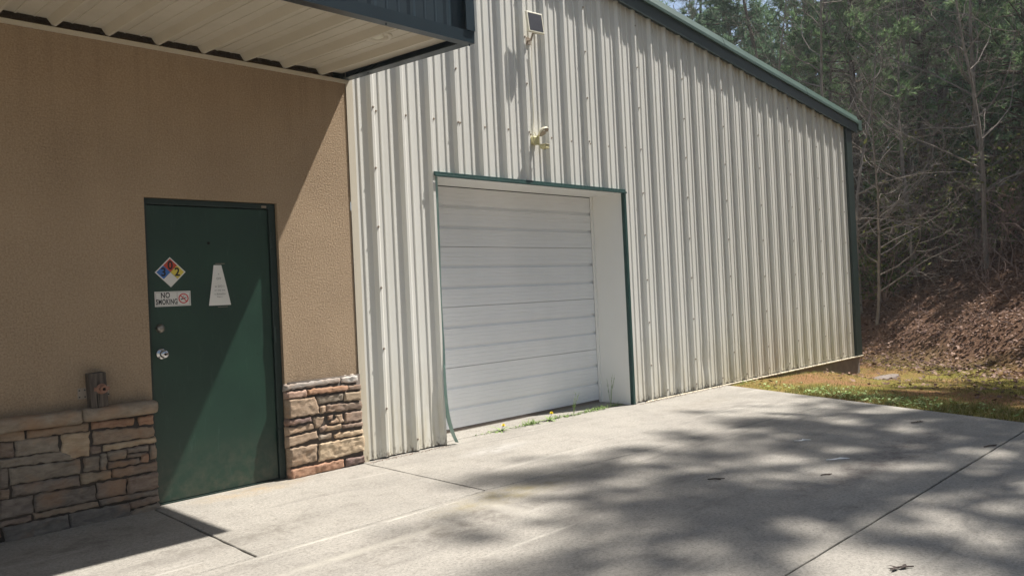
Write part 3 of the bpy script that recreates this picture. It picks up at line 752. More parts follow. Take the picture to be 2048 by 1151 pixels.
for (a, b_, c_, d_) in ((1.984, 2.220, 1.4755, 1.477), (1.984, 2.220, 1.385, 1.3865), (1.984, 1.9855, 1.387, 1.475), (2.2185, 2.220, 1.387, 1.475), (2.131, 2.1325, 1.387, 1.475)):
    mb.quad((a, y, c_), (b_, y, c_), (b_, y, d_), (a, y, d_))
mb.build('border_lines', M_ink, ns)
mb = MB(); ri, ro = .028, .036; C = (2.176, 1.431)
for k in range(40):
    a0, a1 = 2*math.pi*k/40, 2*math.pi*(k+1)/40
    mb.quad((C[0]+ri*math.cos(a0), y, C[1]+ri*math.sin(a0)), (C[0]+ro*math.cos(a0), y, C[1]+ro*math.sin(a0)), (C[0]+ro*math.cos(a1), y, C[1]+ro*math.sin(a1)), (C[0]+ri*math.cos(a1), y, C[1]+ri*math.sin(a1)))
q = .7071; e_ = .0035
mb.quad((C[0]-ri*q-e_*q, y, C[1]+ri*q-e_*q), (C[0]+ri*q-e_*q, y, C[1]-ri*q-e_*q), (C[0]+ri*q+e_*q, y, C[1]-ri*q+e_*q), (C[0]-ri*q+e_*q, y, C[1]+ri*q+e_*q))
mb.build('prohibition_ring', M_ring, ns)
mb = MB(); y2 = Y0-.0017
mb.quad((2.157, y2, 1.420), (2.190, y2, 1.431), (2.188, y2, 1.438), (2.155, y2, 1.427)); mb.quad((2.192, y2, 1.432), (2.197, y2, 1.434), (2.195, y2, 1.441), (2.190, y2, 1.439))
mb.quad((2.172, y2, 1.441), (2.176, y2, 1.441), (2.184, y2, 1.452), (2.180, y2, 1.452)); mb.quad((2.164, y2, 1.437), (2.168, y2, 1.437), (2.172, y2, 1.446), (2.168, y2, 1.446))
mb.build('cigarette_symbol', M_ink, ns)
mb = MB(); n = 8
A = [(2.405, 1.667), (2.462, 1.667), (2.524, 1.371), (2.358, 1.369)]
for j in range(n+1):
    u = j/n; xl = A[3][0]+(A[0][0]-A[3][0])*u; xr = A[2][0]+(A[1][0]-A[2][0])*u; z = 1.370+(1.667-1.370)*u; yy_ = .049-.003*math.sin(u*3)
    mb.v += [(xl, yy_, z), (xr, yy_-.002, z)]
for j in range(n): mb.f.append((2*j, 2*j+1, 2*j+3, 2*j+2)); mb.m.append(0)
pp = mb.build('paper_notice', M_pap); md = pp.modifiers.new('s', 'SOLIDIFY'); md.thickness = .0006
tag(pp, 'torn tapering white paper notice taped to the green door', 'notice')
for tx, sz, x, z in (('A', .016, 2.437, 1.600), ('OV', .024, 2.437, 1.567), ('w DO I', .022, 2.440, 1.510), ('or any me', .018, 2.441, 1.482), ('e donation', .018, 2.442, 1.454), ('Please c', .012, 2.440, 1.432)):
    letters(tx, sz, x, z, .0425, M_gink, pp)

# wood block with rusty pipe flange
blk = tag(empty('pipe_block', (1.56, -.05, .745)), 'weathered wood block with rusty pipe flange standing on stone ledge', 'pipe fitting')
mb = MB(); Mr = Matrix.Translation((1.562, 0, .742)) @ Matrix.Rotation(math.radians(-2.5), 4, 'Y')
mb.box(-.054, .050, -.088, .0, 0, .225, M=Mr); bevel(mb.build('wood_block', M_wood, blk), .006, 3)
mb = MB(); 
for s_ in range(1): mb.box(-.018, -.012, -.0895, -.0882, 0, .09, M=Mr)
mb.build('split', M_black, blk)
fl = MB(); F = out_frame(1.572, -.089, .862)
fm = lathe([(.034, 0), (.034, .005), (.019, .007), (.017, .045), (.024, .047), (.024, .058), (.011, .058), (.011, .030)], F, 20)
fm.box(-.046, .046, -.012, .012, .0005, .0045, M=F)
fm.build('pipe_flange', M_rust, blk, smooth=False)
lathe([(.0105, 0), (.0105, .002)], out_frame(1.572, -.121, .862), 12).build('pipe_bore', M_black, blk)
for (x0, x1, z0, z1) in ((1.452, 1.506, .80, .872), (1.618, 1.642, .80, .875)):
    mb = MB(); mb.box(x0, x1, -.004, -.0015, z0, z1); pl = mb.build('mounting_plate', M_galv, blk)
    for (u, v_) in ((.2, .8), (.8, .8), (.2, .2), (.8, .2)):
        if x0 > 1.6 and u < .5: continue
        lathe([(.0045, 0), (.0045, .001)], out_frame(x0+(x1-x0)*u, -.0042, z0+(z1-z0)*v_), 8).build('hole', M_black, pl)

# solar panel on its bracket
SPx, SPy, SPz = 5.80, -.115, 4.125
sp_ = tag(empty('solar_panel', (SPx, 0, SPz-.1)), 'small dark solar panel in a cream frame above the floodlight', 'solar panel')
Mp = Matrix.Translation((SPx, SPy, SPz)) @ Matrix.Rotation(math.radians(-6), 4, 'Z') @ Matrix.Rotation(math.radians(-8), 4, 'X')
mb = MB(); mb.box(-.105, .105, -.012, .014, -.110, .110, M=Mp); bevel(mb.build('panel_frame', M_plast, sp_), .004)
mb = MB(); mb.box(-.088, .092, -.0135, -.0122, -.094, .094, M=Mp); mb.build('solar_cell', M_glass, sp_)
mb = MB(); mb.tube([(5.79, -.002, 3.965), (5.80, -.05, 3.965), Mp @ Vector((-.01, .016, -.06))], .011, 8); mb.box(5.745, 5.835, -.012, -.001, 3.93, 4.00); mb.box(-.03, .03, .0145, .03, -.105, -.04, M=Mp); mb.build('bracket', M_galv, sp_)
mb = MB(); mb.tube([(5.81, -.045, 3.97), (5.835, -.02, 3.86), (5.828, -.012, 3.6), (5.832, -.010, 3.3), (5.822, -.012, 3.1), (5.80, -.03, 3.02), (5.83, -.03, 2.98)], .003, 6); mb.build('cable', M_plast, sp_)
# motion floodlight
fd = tag(empty('floodlight', (5.82, 0, 2.92)), 'yellowed motion sensor floodlight with round lamp head over the overhead door', 'floodlight')
mb = MB(); mb.box(5.755, 5.862, -.065, -.001, 2.875, 2.975); bevel(mb.build('housing', M_yplast, fd), .014, 3)
Mh = Matrix.Translation((5.885, -.115, 3.035)) @ Matrix.Rotation(math.radians(20), 4, 'Z') @ Matrix.Rotation(math.radians(180-38), 4, 'X')
hd_ = lathe([(.020, -.035), (.055, -.028), (.072, -.012), (.078, .004), (.074, .012)], Mh, 28).build('lamp_head', M_plast, fd, smooth=True)
lathe([(.071, .0125), (.069, .0135)], Mh, 28).build('lens', M_galv, hd_)
for a in (.35, 2.6):
    lathe([(.013, .014), (.010, .019), (.002, .020)], Mh @ Matrix.Translation((.045*math.cos(a), .045*math.sin(a), 0)), 12).build('led', M_lens, hd_, smooth=True)
mb = MB(); mb.tube([(5.83, -.055, 2.97), (5.85, -.08, 3.00), (5.875, -.10, 3.02)], .014, 8); mb.build('arm', M_yplast, fd); mb = MB(); mb.tube([(5.84, -.06, 2.885), (5.86, -.08, 2.865)], .014, 8); mb.build('arm', M_yplast, fd)
mb = MB(); Ms = Matrix.Translation((5.885, -.115, 2.845)) @ Matrix.Rotation(math.radians(15), 4, 'Z')
mb.box(-.045, .055, -.045, .04, -.028, .022, M=Ms); se = bevel(mb.build('motion_sensor', M_yplast, fd), .010, 3)
mb = MB(); mb.box(-.05, .06, -.055, .045, .023, .031, M=Ms); bevel(mb.build('sensor_hood', M_plast, se), .003)
lathe([(.012, 0), (.012, .004)], Ms @ Matrix.Translation((.02, 0, -.0285)) @ Matrix.Rotation(math.pi, 4, 'X'), 10).build('sensor_eye', M_black, se)

fd.location = (5.83, 0, 2.93); 
for ch in fd.children: ch.matrix_parent_inverse = Matrix.Translation((-5.83, 0, -2.93))
fd.scale = (.82, .82, .82)

# ================================================================ small plants and litter on the pad
def blade(mb, p, d, ln, wd, bend, m=0, seg=3):
    p = Vector(p); d = Vector(d).normalized(); side = d.cross(Vector((0, 0, 1)))
    if side.length < .05: side = Vector((1, 0, 0))
    side.normalize(); pr = None
    for k in range(seg+1):
        u = k/seg; q = p + d*ln*u + Vector((0, 0, -bend*ln*u*u)); w_ = wd*(1-u**1.5)*.5+.0004
        a, b_ = q-side*w_, q+side*w_
        if pr: mb.quad(pr[0], pr[1], b_, a, m)
        pr = (a, b_)
def tuft(x, y, n, ln, rnd, z=0.0, wd=.006, spread=.02):
    mb = MB()
    for k in range(n):
        a = rnd.uniform(0, 6.28); t_ = rnd.uniform(.3, 1.6)
        blade(mb, (x+rnd.uniform(-1, 1)*spread, y+rnd.uniform(-.3, .3)*spread, z), (math.cos(a), math.sin(a), t_), ln*rnd.uniform(.5, 1.1), wd*rnd.uniform(.6, 1.3), rnd.uniform(.1, .7))
    return mb
rnd = random.Random(21)
def dandelion(x, y, r, label, flower_h):
    e = tag(empty('dandelion', (x, y, 0)), label, 'dandelion')
    mb = MB()
    for k in range(16):
        a = k*2.4+rnd.uniform(-.2, .2); blade(mb, (x, y, .004), (math.cos(a), math.sin(a)*.7, rnd.uniform(.12, .8)), r*rnd.uniform(.6, 1.1), .018, .35, seg=4)
    mb.build('leaves', M_weed, e)
    mb = MB(); mb.tube([(x, y, 0), (x+.01, y-.01, flower_h*.6), (x+.02, y-.02, flower_h)], .0022, 6); st = mb.build('stem', M_weed, e)
    mb = MB(); c = Vector((x+.02, y-.02, flower_h))
    for k in range(60):
        a = rnd.uniform(0, 6.28); el = rnd.uniform(.05, 1.5); d = Vector((math.cos(a)*math.cos(el), math.sin(a)*math.cos(el), math.sin(el)))
        blade(mb, c, d, .028, .012, 0, seg=1)
    mb.build('flower', M_yellow, e)
dandelion(5.22, .06, .17, 'dandelion in bloom with flat leaves at the crack, nearest the loose green trim', .05)
dandelion(5.93, .07, .15, 'upright dandelion in bloom at the crack below the middle of the overhead door', .07)
for x, n, ln, lab in ((5.00, 8, .03, 'tiny sprig in the crack beside the loose green trim'), (5.50, 14, .045, 'low sparse weed between the two dandelions'), (5.66, 40, .075, 'small grass tuft between the two dandelions'),
                      (6.12, 26, .05, 'low green weed just right of the upright dandelion'), (6.30, 30, .05, 'spreading weed in the crack below the tall thin weed'), (6.62, 36, .06, 'grass tuft between the two tall wispy weeds'),
                      (6.80, 40, .07, 'leafy weed clump at the foot of the tallest weed'), (7.10, 24, .055, 'small weed against the right door jamb')):
    mb = tuft(x, .085+rnd.uniform(-.015, .015), int(n*1.6), ln*1.45, rnd, .002, .010, .11)
    tag(mb.build('weed', M_weed), lab, 'weed', 'weeds along the crack under the overhead door')
def tallweed(x, y, h, lab):
    mb = MB(); 
    for s_ in range(4):
        tx = x+rnd.uniform(-.09, .09); pts = [Vector((x, y, 0)), Vector((x+(tx-x)*.4, y, h*.45)), Vector((tx, y-.02, h*rnd.uniform(.7, 1)))]
        mb.tube(pts, [.0022, .0018, .001], 4)
        for k in range(9):
            u = rnd.uniform(.3, 1); q = pts[0].lerp(pts[1], u*2) if u < .5 else pts[1].lerp(pts[2], u*2-1); a = rnd.uniform(0, 6.28)
            blade(mb, q, (math.cos(a), math.sin(a), .6), rnd.uniform(.02, .045), .006, .1, seg=2)
    tag(mb.build('tall_weed', M_weed), lab, 'weed')
tallweed(6.32, .07, .26, 'tall pale wispy weed in the crack before the overhead door')
tallweed(7.0, .10, .42, 'tallest thin weed beside the white right door jamb')
for x, lab in ((3.78, 'moss and grit at the foot of the beige panel next to the stone'), ):
    pass
def chip(x, y, pts, m_, name, label, cat, th=.004):
    mb = MB(); n = len(pts)
    mb.v += [(x+a, y+b_, th+.003*math.sin(a*60)) for a, b_ in pts] + [(x+a, y+b_, .001) for a, b_ in pts]
    mb.f.append(tuple(range(n))); mb.m.append(0)
    for j in range(n): mb.f.append((j, n+j, n+(j+1) % n, (j+1) % n)); mb.m.append(0)
    tag(mb.build(name, m_), label, cat)
M_litw = mat('white_scrap', (.78, .78, .76), .7)[0]
M_dark = paint('dark_twig', (.03, .02, .016), (.07, .05, .04), .9)
rot = lambda P, a: [(p[0]*math.cos(a)-p[1]*math.sin(a), p[0]*math.sin(a)+p[1]*math.cos(a)) for p in P]
chip(5.78, -3.05, rot([(-.10, -.012), (-.03, -.02), (.0, -.008), (.05, -.02), (.09, -.014), (.085, .012), (.03, .016), (.0, .010), (-.05, .008)], -.65), M_litw, 'scrap', 'longer white scrap lying on the shaded concrete', 'litter')
chip(6.30, -2.53, rot([(-.08, -.006), (-.02, -.014), (.02, -.004), (.07, -.012), (.06, .008), (.02, .008), (.015, .035), (.0, .01), (-.04, .012)], -.6), M_litw, 'scrap', 'forked white scrap lying on the concrete nearer the metal wall', 'litter')
def twig(x, y, a, ln, lab, leafy=False):
    mb = MB(); d = Vector((math.cos(a), math.sin(a), 0)); s_ = Vector((-d.y, d.x, 0)); p = Vector((x, y, .008))
    mb.tube([p-d*ln/2, p-d*ln*.1+s_*ln*.06, p+d*ln/2], [.004, .005, .003], 5)
    if leafy:
        for k in range(5):
            aa = rnd.uniform(0, 6.28); blade(mb, p+d*rnd.uniform(-.3, .3)*ln, (math.cos(aa), math.sin(aa), .35), .05, .02, .3, seg=3)
    else: mb.tube([p, p+d*ln*.2-s_*ln*.2], .0025, 4)
    tag(mb.build('twig', M_dark), lab, 'twig')
twig(7.58, -3.01, -.5, .13, 'curled dark leaf and twig on the concrete near the grass', True)
twig(4.72, -2.66, -.75, .12, 'short dark twig on the concrete in the dappled light')
twig(5.25, -3.20, -.5, .09, 'small dark twig lying right of the longer white scrap')
twig(6.80, -3.80, -.4, .14, 'thin dark twig lying across the concrete joint')
twig(3.75, -4.22, -.6, .12, 'dark twig on the concrete nearest the camera at lower right', True)
# grit and debris gathered at the wall foot
mb = MB()
for k in range(1500):
    if k % 3: x = rnd.uniform(7.3, 9.4); y = -.06-abs(rnd.gauss(0, .05))
    else: x = rnd.uniform(3.6, 4.45); y = -.045-abs(rnd.gauss(0, .03))
    s_ = rnd.uniform(.002, .007); a = rnd.uniform(0, 6.28); z = .001
    mb.tri((x, y, z), (x+s_*math.cos(a), y+s_*math.sin(a), z+s_), (x+s_*math.cos(a+2), y+s_*math.sin(a+2), z))
tag(mb.build('grit', M_litter), 'fine brown grit and leaf crumbs along the foot of the metal wall', 'debris', kind='stuff')

# ================================================================ leaf litter and grass
def scatter(n, xr, yr, fn, rnd): 
    out = []
    while len(out) < n:
        x, y = rnd.uniform(*xr), rnd.uniform(*yr)
        if rnd.random() < fn(x, y): out.append((x, y))
    return out
rnd = random.Random(4)
def lit(x, y):
    if -.1 < y < 14.3 and x < 14.1: return 0
    s = bank_s(x, y)
    if s < -3: return .02 if x > edge_x(y)+.1 else 0
    return (.12 if s < -.5 else .9)*(1 if s < 9 else .5)
mb = MB()
for x, y in scatter(70000, (9.2, 28), (-6, 12), lit, rnd):
    z = terr(x, y)+rnd.uniform(.004, .05); s_ = rnd.uniform(.014, .042); a = rnd.uniform(0, 6.28)
    u = Vector((math.cos(a), math.sin(a), rnd.uniform(-.5, .5)))*s_; v = Vector((-math.sin(a), math.cos(a), rnd.uniform(-.6, .6)))*s_*.6
    p = Vector((x, y, z)); mb.quad(p-u, p+v, p+u*1.1, p-v)
tag(mb.build('leaf_litter', M_litter), 'brown fallen leaves covering the bank behind the warehouse', 'leaves', kind='stuff')
mb = MB()
def gr(x, y):
    if x < edge_x(y)+.03 or (y > -.08 and x < 13.9): return 0
    s = bank_s(x, y)
    if s > .3: return .01
    g = noise.noise(Vector((x*.8, y*.8, 1)))
    near = math.exp(-((x-edge_x(y)-.35)/.5)**2) if y < -1.0 else 0
    return max(.05, min(1, .18+g*.5))*.45 + near*.9
for x, y in scatter(26000, (7.5, 15), (-6, 2.5), gr, rnd):
    a = rnd.uniform(0, 6.28); ln = rnd.uniform(.012, .042)*(1.4 if x-edge_x(y) < .7 and y < -1 else 1)
    p = Vector((x, y, terr(x, y)-.003)); d = Vector((math.cos(a)*.7, math.sin(a)*.7, 1))*ln; s_ = Vector((-math.sin(a), math.cos(a), 0))*rnd.uniform(.002, .005)
    mb.tri(p-s_, p+s_, p+d)
tag(mb.build('grass', M_grass), 'short green and straw coloured grass between the concrete and the bank', 'grass', kind='stuff')
mb = MB()
for x, y in scatter(800, (7.7, 11), (-4.5, -.1), lambda x, y: 0 if (x < edge_x(y)+.04) else math.exp(-((x-edge_x(y)-.3)/.35)**2)*(1 if -2.9 < y < -1.2 else .25), rnd):
    a = rnd.uniform(0, 6.28); s_ = rnd.uniform(.012, .028); p = Vector((x, y, terr(x, y)+rnd.uniform(.01, .04)))
    u = Vector((math.cos(a), math.sin(a), .3))*s_; v = Vector((-math.sin(a), math.cos(a), .2))*s_*.6; mb.quad(p-u, p-v, p+u, p+v)
tag(mb.build('clover', M_weed), 'pale clover and ground ivy patch at the edge of the concrete', 'ground cover', kind='stuff')
tag(empty('dummy'), kind='structure'); bpy.data.objects.remove(bpy.data.objects['dummy'])
mb = MB(); 
k = 14; mb.v += [(13.05+.42*math.cos(6.28*i/k)*(1+.1*math.sin(i*2)), -.7+.13*math.sin(6.28*i/k), terr(13.05, -.7)+.025) for i in range(k)] + [(13.05+.46*math.cos(6.28*i/k), -.7+.16*math.sin(6.28*i/k), terr(13.05, -.7)-.05) for i in range(k)]
mb.f.append(tuple(range(k))); mb.m.append(0)
for i in range(k): mb.f.append((i, k+i, k+(i+1) % k, (i+1) % k)); mb.m.append(0)
tag(mb.build('flat_rock', M_found), 'flat pale rock lying in the mossy grass beyond the warehouse corner', 'rock')

# ================================================================ trees
def rvec(rnd): return Vector((rnd.gauss(0, 1), rnd.gauss(0, 1), rnd.gauss(0, 1)))
def grow(mb, p, d, ln, r, lev, rnd, tips=None, sides=5, wander=.16, up=.05, dens=1.0, minr=.004):
    seg = max(3, int(ln/.45)) if lev == 0 else max(3, min(6, int(ln/.3)))
    pts = [p.copy()]; rad = [r]; dd = d.normalized()
    for k in range(seg):
        dd = (dd + rvec(rnd)*wander*(.35 if lev == 0 else 1) + Vector((0, 0, up))).normalized()
        pts.append(pts[-1]+dd*ln/seg); rad.append(max(minr*.6, r*(1-.85*(k+1)/seg)))
    mb.tube(pts, rad, sides if lev == 0 else (4 if lev == 1 else 3), cap=False)
    if tips is not None and lev >= 1: tips.append((pts, lev))
    return pts, rad
def bare_tree(h, rnd, r0=.11, start=.18, levels=3, nb=20, spread=1.0, lean=0):
    mb = MB(); d0 = Vector((lean, rnd.uniform(-.05, .05), 1))
    P, Rr = grow(mb, Vector((0, 0, -.2)), d0, h, r0, 0, rnd, wander=.10, up=.03)
    def kids(P, Rr, ln, lev):
        if lev > levels: return
        n = nb if lev == 1 else (7 if lev == 2 else 5)
        for k in range(n):
            u = start+(1-start)*(k+rnd.random())/n if lev == 1 else .2+.8*(k+rnd.random())/n
            s_ = u*(len(P)-1); i = min(int(s_), len(P)-2); q = P[i].lerp(P[i+1], s_-i); t_ = (P[i+1]-P[i]).normalized()
            a = rvec(rnd); a = (a - t_*a.dot(t_)).normalized()
            d = (t_*.6 + a*rnd.uniform(.7, 1.2)*spread)
            l2 = ln*(.42 if lev == 1 else .5)*rnd.uniform(.5, 1.1)*(1.15-.7*u if lev == 1 else 1)
            rr = max(.0035, Rr[i]*.5)
            Q, R2 = grow(mb, q, d, l2, rr, lev, rnd, wander=.22, up=.07)
            kids(Q, R2, l2, lev+1)
    kids(P, Rr, h, 1)
    return mb
def tuft_n(mb, p, d, rnd, ln=.17, n=8, wd=.012):
    for k in range(n):
        v = (d*1.0 + rvec(rnd)*.55).normalized()*ln*rnd.uniform(.7, 1.15); s_ = v.cross(rvec(rnd)).normalized()*wd
        mb.tri(p-s_, p+s_, p+v)
def pine_tree(h, rnd, crown=.35, rad=2.6, r0=.16, wd=.013, dens=1.0, ln=.2):
    tr = MB(); P, Rr = grow(tr, Vector((0, 0, -.2)), Vector((rnd.uniform(-.04, .04), rnd.uniform(-.04, .04), 1)), h, r0, 0, rnd, wander=.05, up=.05, sides=7)
    cr = MB(); z = crown
    while z < .985:
        s_ = z*(len(P)-1); i = min(int(s_), len(P)-2); c = P[i].lerp(P[i+1], s_-i)
        f = (1-z)/(1-crown); L_ = rad*(.25+.75*f**.7)*(1 if f < .85 else .8)
        for b_ in range(rnd.randint(3, 5)):
            a = rnd.uniform(0, 6.28); l2 = L_*rnd.uniform(.5, 1.1); d = Vector((math.cos(a), math.sin(a), rnd.uniform(-.05, .45)))
            Q, R2 = grow(tr, c, d, l2, max(.012, .045*f), 1, rnd, wander=.14, up=.05)
            m_ = int(l2*7*dens)
            for t_ in range(m_):
                u = rnd.uniform(.25, 1); s2 = u*(len(Q)-1); i2 = min(int(s2), len(Q)-2); q = Q[i2].lerp(Q[i2+1], s2-i2)
                sd_ = (rvec(rnd)*.6 + (Q[i2+1]-Q[i2]).normalized()*1.0 + Vector((0, 0, .25))).normalized()
                e = rnd.uniform(.1, .5)*(1.1-u*.5)
                tr.tube([q, q+sd_*e], [.006, .003], 3, cap=False)
                for w_ in range(4): tuft_n(cr, q+sd_*e*(.25+.25*w_), sd_, rnd, ln, 7, wd)
        z += .32/h*rnd.uniform(.7, 1.4)/max(.6, dens)
    return tr, cr
def shrub(h, rnd, n=7, leaves=2200, ls=.05, rad=1.0):
    st = MB(); lf = MB(); br = []
    for k in range(n):
        a = rnd.uniform(0, 6.28); d = Vector((math.cos(a)*.4*rad, math.sin(a)*.4*rad, 1))
        Q, R2 = grow(st, Vector((0, 0, -.1)), d, h*rnd.uniform(.6, 1), .018, 1, rnd, wander=.15, up=.02); br.append(Q)
        for j in range(8):
            i = rnd.randint(1, len(Q)-1); a = rvec(rnd); a.z *= .4
            Q2, _ = grow(st, Q[i], a, h*.35*rnd.random()+.15, .008, 2, rnd, wander=.25); br.append(Q2)
    for k in range(leaves):
        Q = rnd.choice(br); i = rnd.randint(max(0, len(Q)//2-1), len(Q)-2); p = Q[i].lerp(Q[i+1], rnd.random()) + rvec(rnd)*.09
        u = rvec(rnd).normalized()*ls*rnd.uniform(.6, 1.3); v = u.cross(rvec(rnd)).normalized()*ls*.45; lf.quad(p-u, p-v, p+u, p+v)
    return st, lf
def put(name, parts, x, y, rz, sc, label, cat, group, protos, key, z=None):
    """parts: list of (part_name, mesh, material); meshes are shared between copies"""
    z = terr(x, y) if z is None else z
    if key not in protos:
        e = empty(name); ch = []
        for pn, m_, mt in parts():
            o = m_.build(pn, mt); o.parent = e; ch.append(o)
        protos[key] = (e, ch)
    else:
        e0, ch0 = protos[key]; e = e0.copy(); col.objects.link(e)
        for c in ch0:
            o = c.copy(); col.objects.link(o); o.parent = e
    e.location = (x, y, z); e.rotation_euler = (0, 0, rz); e.scale = (sc, sc, sc)
    return tag(e, label, cat, group)
PR = {}
def mk_pine(seed, **k): 
    def f():
        tr, cr = pine_tree(rnd=random.Random(seed), **k); return [('trunk', tr, M_barkd), ('crown', cr, M_needle if seed % 2 else M_needle2)]
    return f
def mk_bare(seed, m_=None, **k):
    def f(): return [('trunk', bare_tree(rnd=random.Random(seed), **k), m_ or M_bark)]
    return f
def mk_shrub(seed, **k):
    def f():
        st, lf = shrub(rnd=random.Random(seed), **k); return [('stems', st, M_twig), ('foliage', lf, M_shrub)]
    return f
G = 'trees of the wood behind the warehouse'
pines = [  # x, y, rot, scale, variant, label
 (19.5, 8.2, .3, 1.0, 0, 'full green pine rising just over the upper end of the sloping roof'),
 (22.0, 7.0, 1.9, 1.05, 1, 'bluish pine behind the middle of the sloping roof line'),
 (24.4, 4.9, 4.1, 1.0, 0, 'green pine with a dark trunk right of the lower roof end'),
 (27.0, 3.0, 2.2, 1.1, 2, 'tall pine in the gap between the pale bare trees'),
 (23.6, .3, 5.0, .85, 1, 'pine with soft hanging boughs at the right edge of the wood'),
 (30.0, 8.0, .9, 1.2, 2, 'tall dark pine deep in the wood behind the lower roof'),
 (33.0, 4.2, 3.1, 1.2, 0, 'distant pine high on the bank in the middle of the wood'),
 (32.0, .5, 1.1, 1.15, 2, 'distant pine high on the bank towards the right'),
 (27.5, 11.8, 4.4, 1.15, 1, 'distant bluish pine seen over the highest visible roof edge'),
 (38.0, 9.0, 2.5, 1.3, 2, 'farthest dark pine behind the roof corner'),
 (40.0, 2.5, .1, 1.3, 1, 'farthest bluish pine at the right of the wood'),
 (22.5, 10.5, 1.3, 1.1, 0, 'yellow green pine behind the highest visible stretch of roof edge'), (25.5, 8.6, 5.5, 1.15, 1, 'bluish pine between two green pines over the roof edge'), (21.4, 2.9, 3.3, .9, 0, 'young green pine in the thicket at the middle of the wood'),
 (28.8, .8, 2.9, 1.1, 1, 'bluish pine halfway up the bank at the right'), (20.8, 5.0, 5.9, .9, 1, 'soft grey green pine just behind the lower end of the roof'), (22.3, -.9, .4, .85, 0, 'small green pine at the right edge above the leaf bank')]
PV = [dict(h=11, crown=.22, rad=2.7), dict(h=12, crown=.15, rad=2.5, r0=.15), dict(h=14, crown=.25, rad=3.0, r0=.19), dict(h=17, crown=.6, rad=2.9, r0=.17)]
for x, y, rz, sc, v, lab in pines:
    put('pine_tree', mk_pine(11+v, dens=1.0, **PV[v]), x, y, rz, sc, lab, 'pine tree', G, PR, ('p', v))
bares = [(17.2, 4.3, 0, 1.0, 0, 'slender pale bare tree just behind the lower end of the roof'), (18.6, 2.6, 2, 1.0, 1, 'many branched bare tree right of the warehouse corner'),
 (19.6, .9, 4, 1.0, 2, 'pale leaning bare tree reaching left from the right of the wood'), (18.9, -.7, 1, .9, 0, 'low forking bare tree at the right edge above the leaf bank'),
 (21.3, 3.4, 5, 1.1, 1, 'bare tree with thin upright limbs in the middle of the wood'), (22.6, 1.9, 3, 1.1, 2, 'bare tree with a crooked trunk amid the middle of the wood'),
 (21.0, 6.2, 1.5, 1.1, 2, 'bare tree overtopping the middle of the roof'), (25.5, 6.6, 2.7, 1.2, 0, 'bare grey tree behind the bluish pine'),
 (26.2, 1.2, .6, 1.2, 1, 'tall bare tree far back at the right'), (24.5, 2.6, 4.6, 1.2, 0, 'bare tree far back between two pines'),
 (29.0, 5.4, 3.6, 1.3, 2, 'tall bare tree far up the bank behind the green pine'), (20.3, -.2, 2.4, 1.0, 1, 'bare tree with pale drooping twigs at the right'),
 (16.9, .9, .9, .62, 2, 'young bare sapling at the foot of the bank'), (30.5, 2.2, 5.4, 1.3, 1, 'tall bare tree highest on the bank'), (17.9, 1.6, 3.9, .8, 0, 'thin bare sapling low on the leaf bank')]
BV = [dict(h=9, r0=.06, nb=20), dict(h=9.5, r0=.07, nb=24, start=.12), dict(h=8.5, r0=.065, nb=20, lean=-.25, start=.15)]
for x, y, rz, sc, v, lab in bares:
    put('bare_tree', mk_bare(31+v, **BV[v]), x, y, rz, sc, lab, 'bare tree', G, PR, ('b', v))
shr = [(17.0, 2.3, 0, 1.2, 0, 'yellow green shrub on the bank just right of the warehouse corner'), (18.2, 1.2, 2, 1.25, 1, 'leafy shrub on the bank behind the young sapling'), (19.0, 3.6, 4, 1.5, 0, 'tall olive shrub behind the warehouse corner'),
 (20.6, 1.7, 1, 1.6, 1, 'large olive shrub in the middle of the wood edge'), (19.9, -.3, 3, 1.3, 0, 'olive shrub at the right of the wood edge'), (21.8, .5, 5, 1.6, 1, 'large shrub under the right hand pine'),
 (22.8, 4.6, 2.5, 1.8, 0, 'tall shrub in the shade of the green pine'), (25.0, 3.4, .7, 2.0, 1, 'tallest shrub deep in the wood'), (24.5, -.4, 3.3, 1.9, 0, 'broad shrub at the far right deep in the wood'), (28.3, 2.0, 1.3, 2.2, 1, 'dark broad shrub high on the bank')]
for x, y, rz, sc, v, lab in shr:
    put('shrub', mk_shrub(51+v, h=2.1, leaves=900), x, y, rz, sc, lab, 'shrub', 'shrubs on the bank', PR, ('s', v))
# tangle of brush on the bank: thin stems nobody could count
rnd = random.Random(77); mb = MB()
for x, y in scatter(1500, (15, 30), (-4, 9), lambda x, y: (0 if bank_s(x, y) < 1.0 or (x < 14.5 and y > 0) else (.25 if bank_s(x, y) < 3 else 1)), rnd):
    h = rnd.uniform(.5, 2.2) * (1 if bank_s(x, y) > 3 else .5); a = rnd.uniform(0, 6.28); l_ = rnd.uniform(0, 1.1)
    P, R_ = grow(mb, Vector((x, y, terr(x, y)-.05)), Vector((math.cos(a)*l_, math.sin(a)*l_, 1)), h, .009, 1, rnd, wander=.2, up=-.02)
    for k in range(4):
        i = rnd.randint(1, len(P)-2); grow(mb, P[i], (P[i+1]-P[i]).normalized()+rvec(rnd)*.6, h*.4, .005, 2, rnd, wander=.3)
tag(mb.build('brush', M_twig), 'tangle of bare brown brush and briars on the leaf covered bank', 'brush', kind='stuff')
